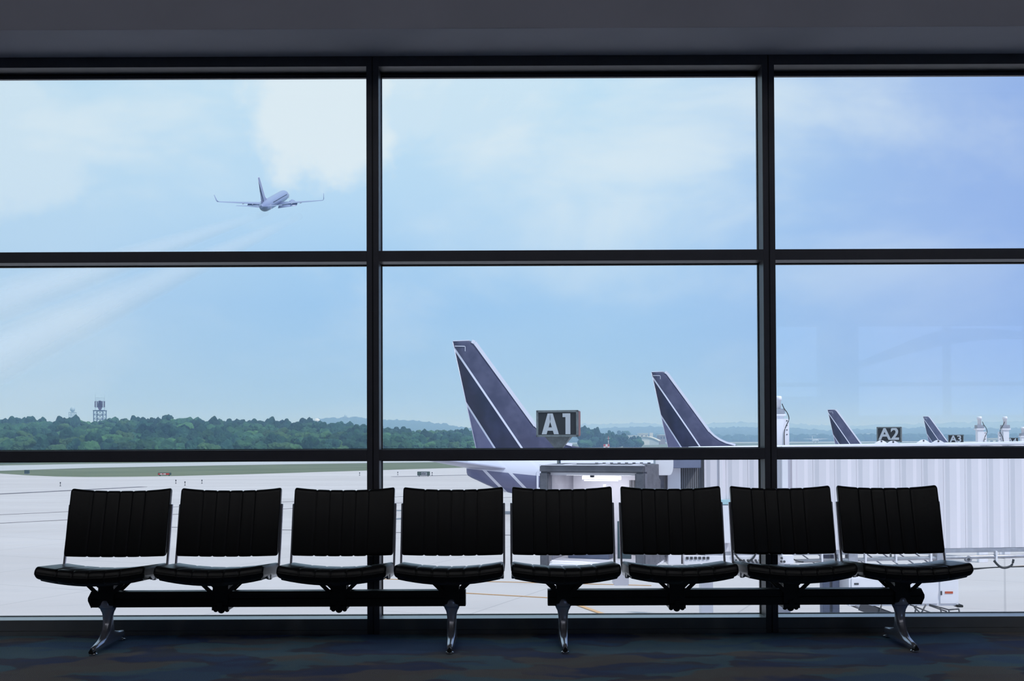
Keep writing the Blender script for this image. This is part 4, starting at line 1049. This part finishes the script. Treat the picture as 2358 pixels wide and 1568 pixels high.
def skyline(px):   # tree top line of the left forest, in picture rows
    pr = [(-80, 968), (0, 968), (60, 960), (120, 966), (180, 962), (230, 964), (290, 960), (350, 962), (420, 956), (480, 964), (560, 966), (640, 968), (700, 966), (760, 970), (840, 974), (900, 984), (980, 988), (1120, 992), (1300, 996)]
    for k in range(len(pr) - 1):
        if pr[k][0] <= px <= pr[k + 1][0]:
            f = (px - pr[k][0]) / (pr[k + 1][0] - pr[k][0]); return pr[k][1] * (1 - f) + pr[k + 1][1] * f
rows = [(330, 0), (350, .22), (372, .42), (396, .60), (425, .76), (460, .90), (500, 1.0)]
for ri, (d, u) in enumerate(rows):
    px = -60 + random.uniform(-15, 15)
    while px < 1118:
        top = 1012 + (skyline(px) - 1012) * u + random.uniform(-5, 4) * (1 if u < 1 else .8)
        rad = random.uniform(3.0, 4.6) if px < 860 else random.uniform(2.6, 3.6)
        dd = d + random.uniform(-6, 6) + (0 if px < 880 else (px - 880) * .35)
        p = W(px, top + 2, dd)
        ki = random.choices((0, 1, 2), (5, 3 + 2 * (u > .5), 4 - 2.5 * u))[0]
        side = 'left of the window post' if px < 858 else 'right of the left window post'
        where = ('in the front of the forest %s', 'in the middle of the forest %s', 'on the skyline of the forest %s')[0 if u < .3 else 1 if u < .8 else 2] % side
        zone = next(z for lim, z in ((60, 'at the left edge'), (150, 'left of the pale lattice tower'), (200, 'under the pale lattice tower'), (262, 'under the dark radar tower'), (392, 'above the leftmost seat'), (640, 'above the second seat'), (858, 'just left of the window post'), (960, 'just right of the window post'), (1e4, 'near the largest tail')) if px < lim)
        tier = 'low in the forest front' if u < .1 else 'in the second forest rank' if u < .3 else 'in the middle of the forest' if u < .65 else 'high in the forest' if u < .8 else 'below the forest skyline' if u < .95 else 'on the forest skyline'
        where = tier + ', ' + zone
        tree(p.x, dd, max(5, p.z - GZ), rad, ki, LAB[ki] % where, 'trees ' + where)
        px += rad * 1.32 / dd * FPX
# trees on the right of the A1 sign and before the hangar
for px0, px1, t0, t1, d, n, lab in ((1338, 1375, 984, 988, 620, 7, 'right of the A1 sign'), (1372, 1440, 994, 1004, 640, 9, 'beside the checkered shed'), (1440, 1472, 1004, 1012, 640, 5, 'before the hangar'), (1425, 1450, 990, 992, 1100, 4, 'behind the low white buildings'), (1340, 1420, 1006, 1010, 600, 9, 'low along the edge right of the A1 sign')):
    for k in range(n):
        px = px0 + (px1 - px0) * (k + .5) / n + random.uniform(-2, 2); top = random.uniform(min(t0, t1), max(t0, t1)); dd = d + random.uniform(-15, 15)
        p = W(px, top + 1, dd); ki = random.choice((0, 1, 1))
        tree(p.x, dd, max(4, p.z - GZ), random.uniform(2.6, 4.0), ki, LAB[ki] % lab, 'trees ' + lab)
# far belt of trees on the right, too small and many to tell apart
q = MB(); rb = random.Random(3)
ico = bmesh.new(); bmesh.ops.create_icosphere(ico, subdivisions=2, radius=1); iv = [v.co.copy() for v in ico.verts]; iff = [[v.index for v in f.verts] for f in ico.faces]; ico.free()
for k in range(420):
    dd = rb.uniform(1450, 1620); px = rb.uniform(1300, 2480); p = W(px, rb.uniform(1000, 1009), dd); r_ = rb.uniform(5, 9); sd = rb.uniform(0, 99)
    q.add([Vector((p.x, dd, p.z - r_ * .8)) + v * r_ * (1 + .35 * noise.noise(v * 2 + Vector((sd, 0, 0)))) for v in iv], iff, True)
    q.add([Vector((p.x, dd, GZ - .5)) + Vector((v.x * r_ * 1.1, v.y * r_, max(0, v.z + .5) * (p.z - GZ) * .75)) for v in iv], iff, True)
tag(q.build('tree_belt', 'leaf_b'), 'far blue-green belt of trees beyond the right runway', 'trees', None, 'stuff')

# ------------------------------------------------------------------ haze over the airfield and vapour trails
tag(MB().box((-5200, 120, GZ - 3), (5200, 8800, 55)).build('haze', 'haze'), 'blue summer haze over the airfield', 'haze', None, 'stuff')
def trail(a, b, r0, r1, lab, dens):
    a, b = Vector(a), Vector(b); L = (b - a).length; n = 24
    q = MB(); q.loft([[Vector((0, 0, 0))] * 0 + [Vector((math.cos(2 * PI * k / 20) * (r0 + (r1 - r0) * u), math.sin(2 * PI * k / 20) * (r0 + (r1 - r0) * u), L * u)) for k in range(20)] for u in [i / n for i in range(n + 1)]])
    m = D.materials.new('vapour'); m.use_nodes = True; t = NT(m.node_tree); t.n.clear()
    o = t.new('ShaderNodeTexCoord').outputs['Object']; x, y, z = t.xyz(o)[:3]
    face = t.m('SUBTRACT', 1.0, t.new('ShaderNodeLayerWeight').outputs['Facing'])
    nz = t.ss(t.noise(t.scale(o, (1, 1, .08)), .16, 1, .4), .2, .8, .7, 1.15)
    al = t.m('MULTIPLY', t.m('POWER', face, 1.7), t.m('MULTIPLY', t.ss(z, 0, L * .25, .15, 1), dens))
    df = t.new('ShaderNodeBsdfDiffuse'); df.inputs[0].default_value = (.93, .95, .97, 1)
    tl = t.new('ShaderNodeBsdfTranslucent'); tl.inputs[0].default_value = (.93, .95, .97, 1)
    a1_ = t.new('ShaderNodeMixShader'); t.l.new(df.outputs[0], a1_.inputs[1]); t.l.new(tl.outputs[0], a1_.inputs[2])
    tp = t.new('ShaderNodeBsdfTransparent'); a2_ = t.new('ShaderNodeMixShader')
    t.put(a2_.inputs[0], t.m('MULTIPLY', al, nz)); t.l.new(tp.outputs[0], a2_.inputs[1]); t.l.new(a1_.outputs[0], a2_.inputs[2])
    t.l.new(a2_.outputs[0], t.new('ShaderNodeOutputMaterial').inputs[0])
    M['vapour'] = m
    ob = q.build('vapour_trail', 'vapour'); ob.location = a; ob.rotation_euler = (b - a).to_track_quat('Z', 'Y').to_euler()
    return tag(ob, lab, 'vapour trail', None, 'stuff')
trail(W(612, 490, 352), W(-90, 722, 235), 1.1, 5.2, 'upper white vapour trail sinking left from the departing airliner', .58)
trail(W(690, 498, 352), W(-110, 868, 225), 1.1, 6.5, 'lower white vapour trail sinking left from the departing airliner', .58)
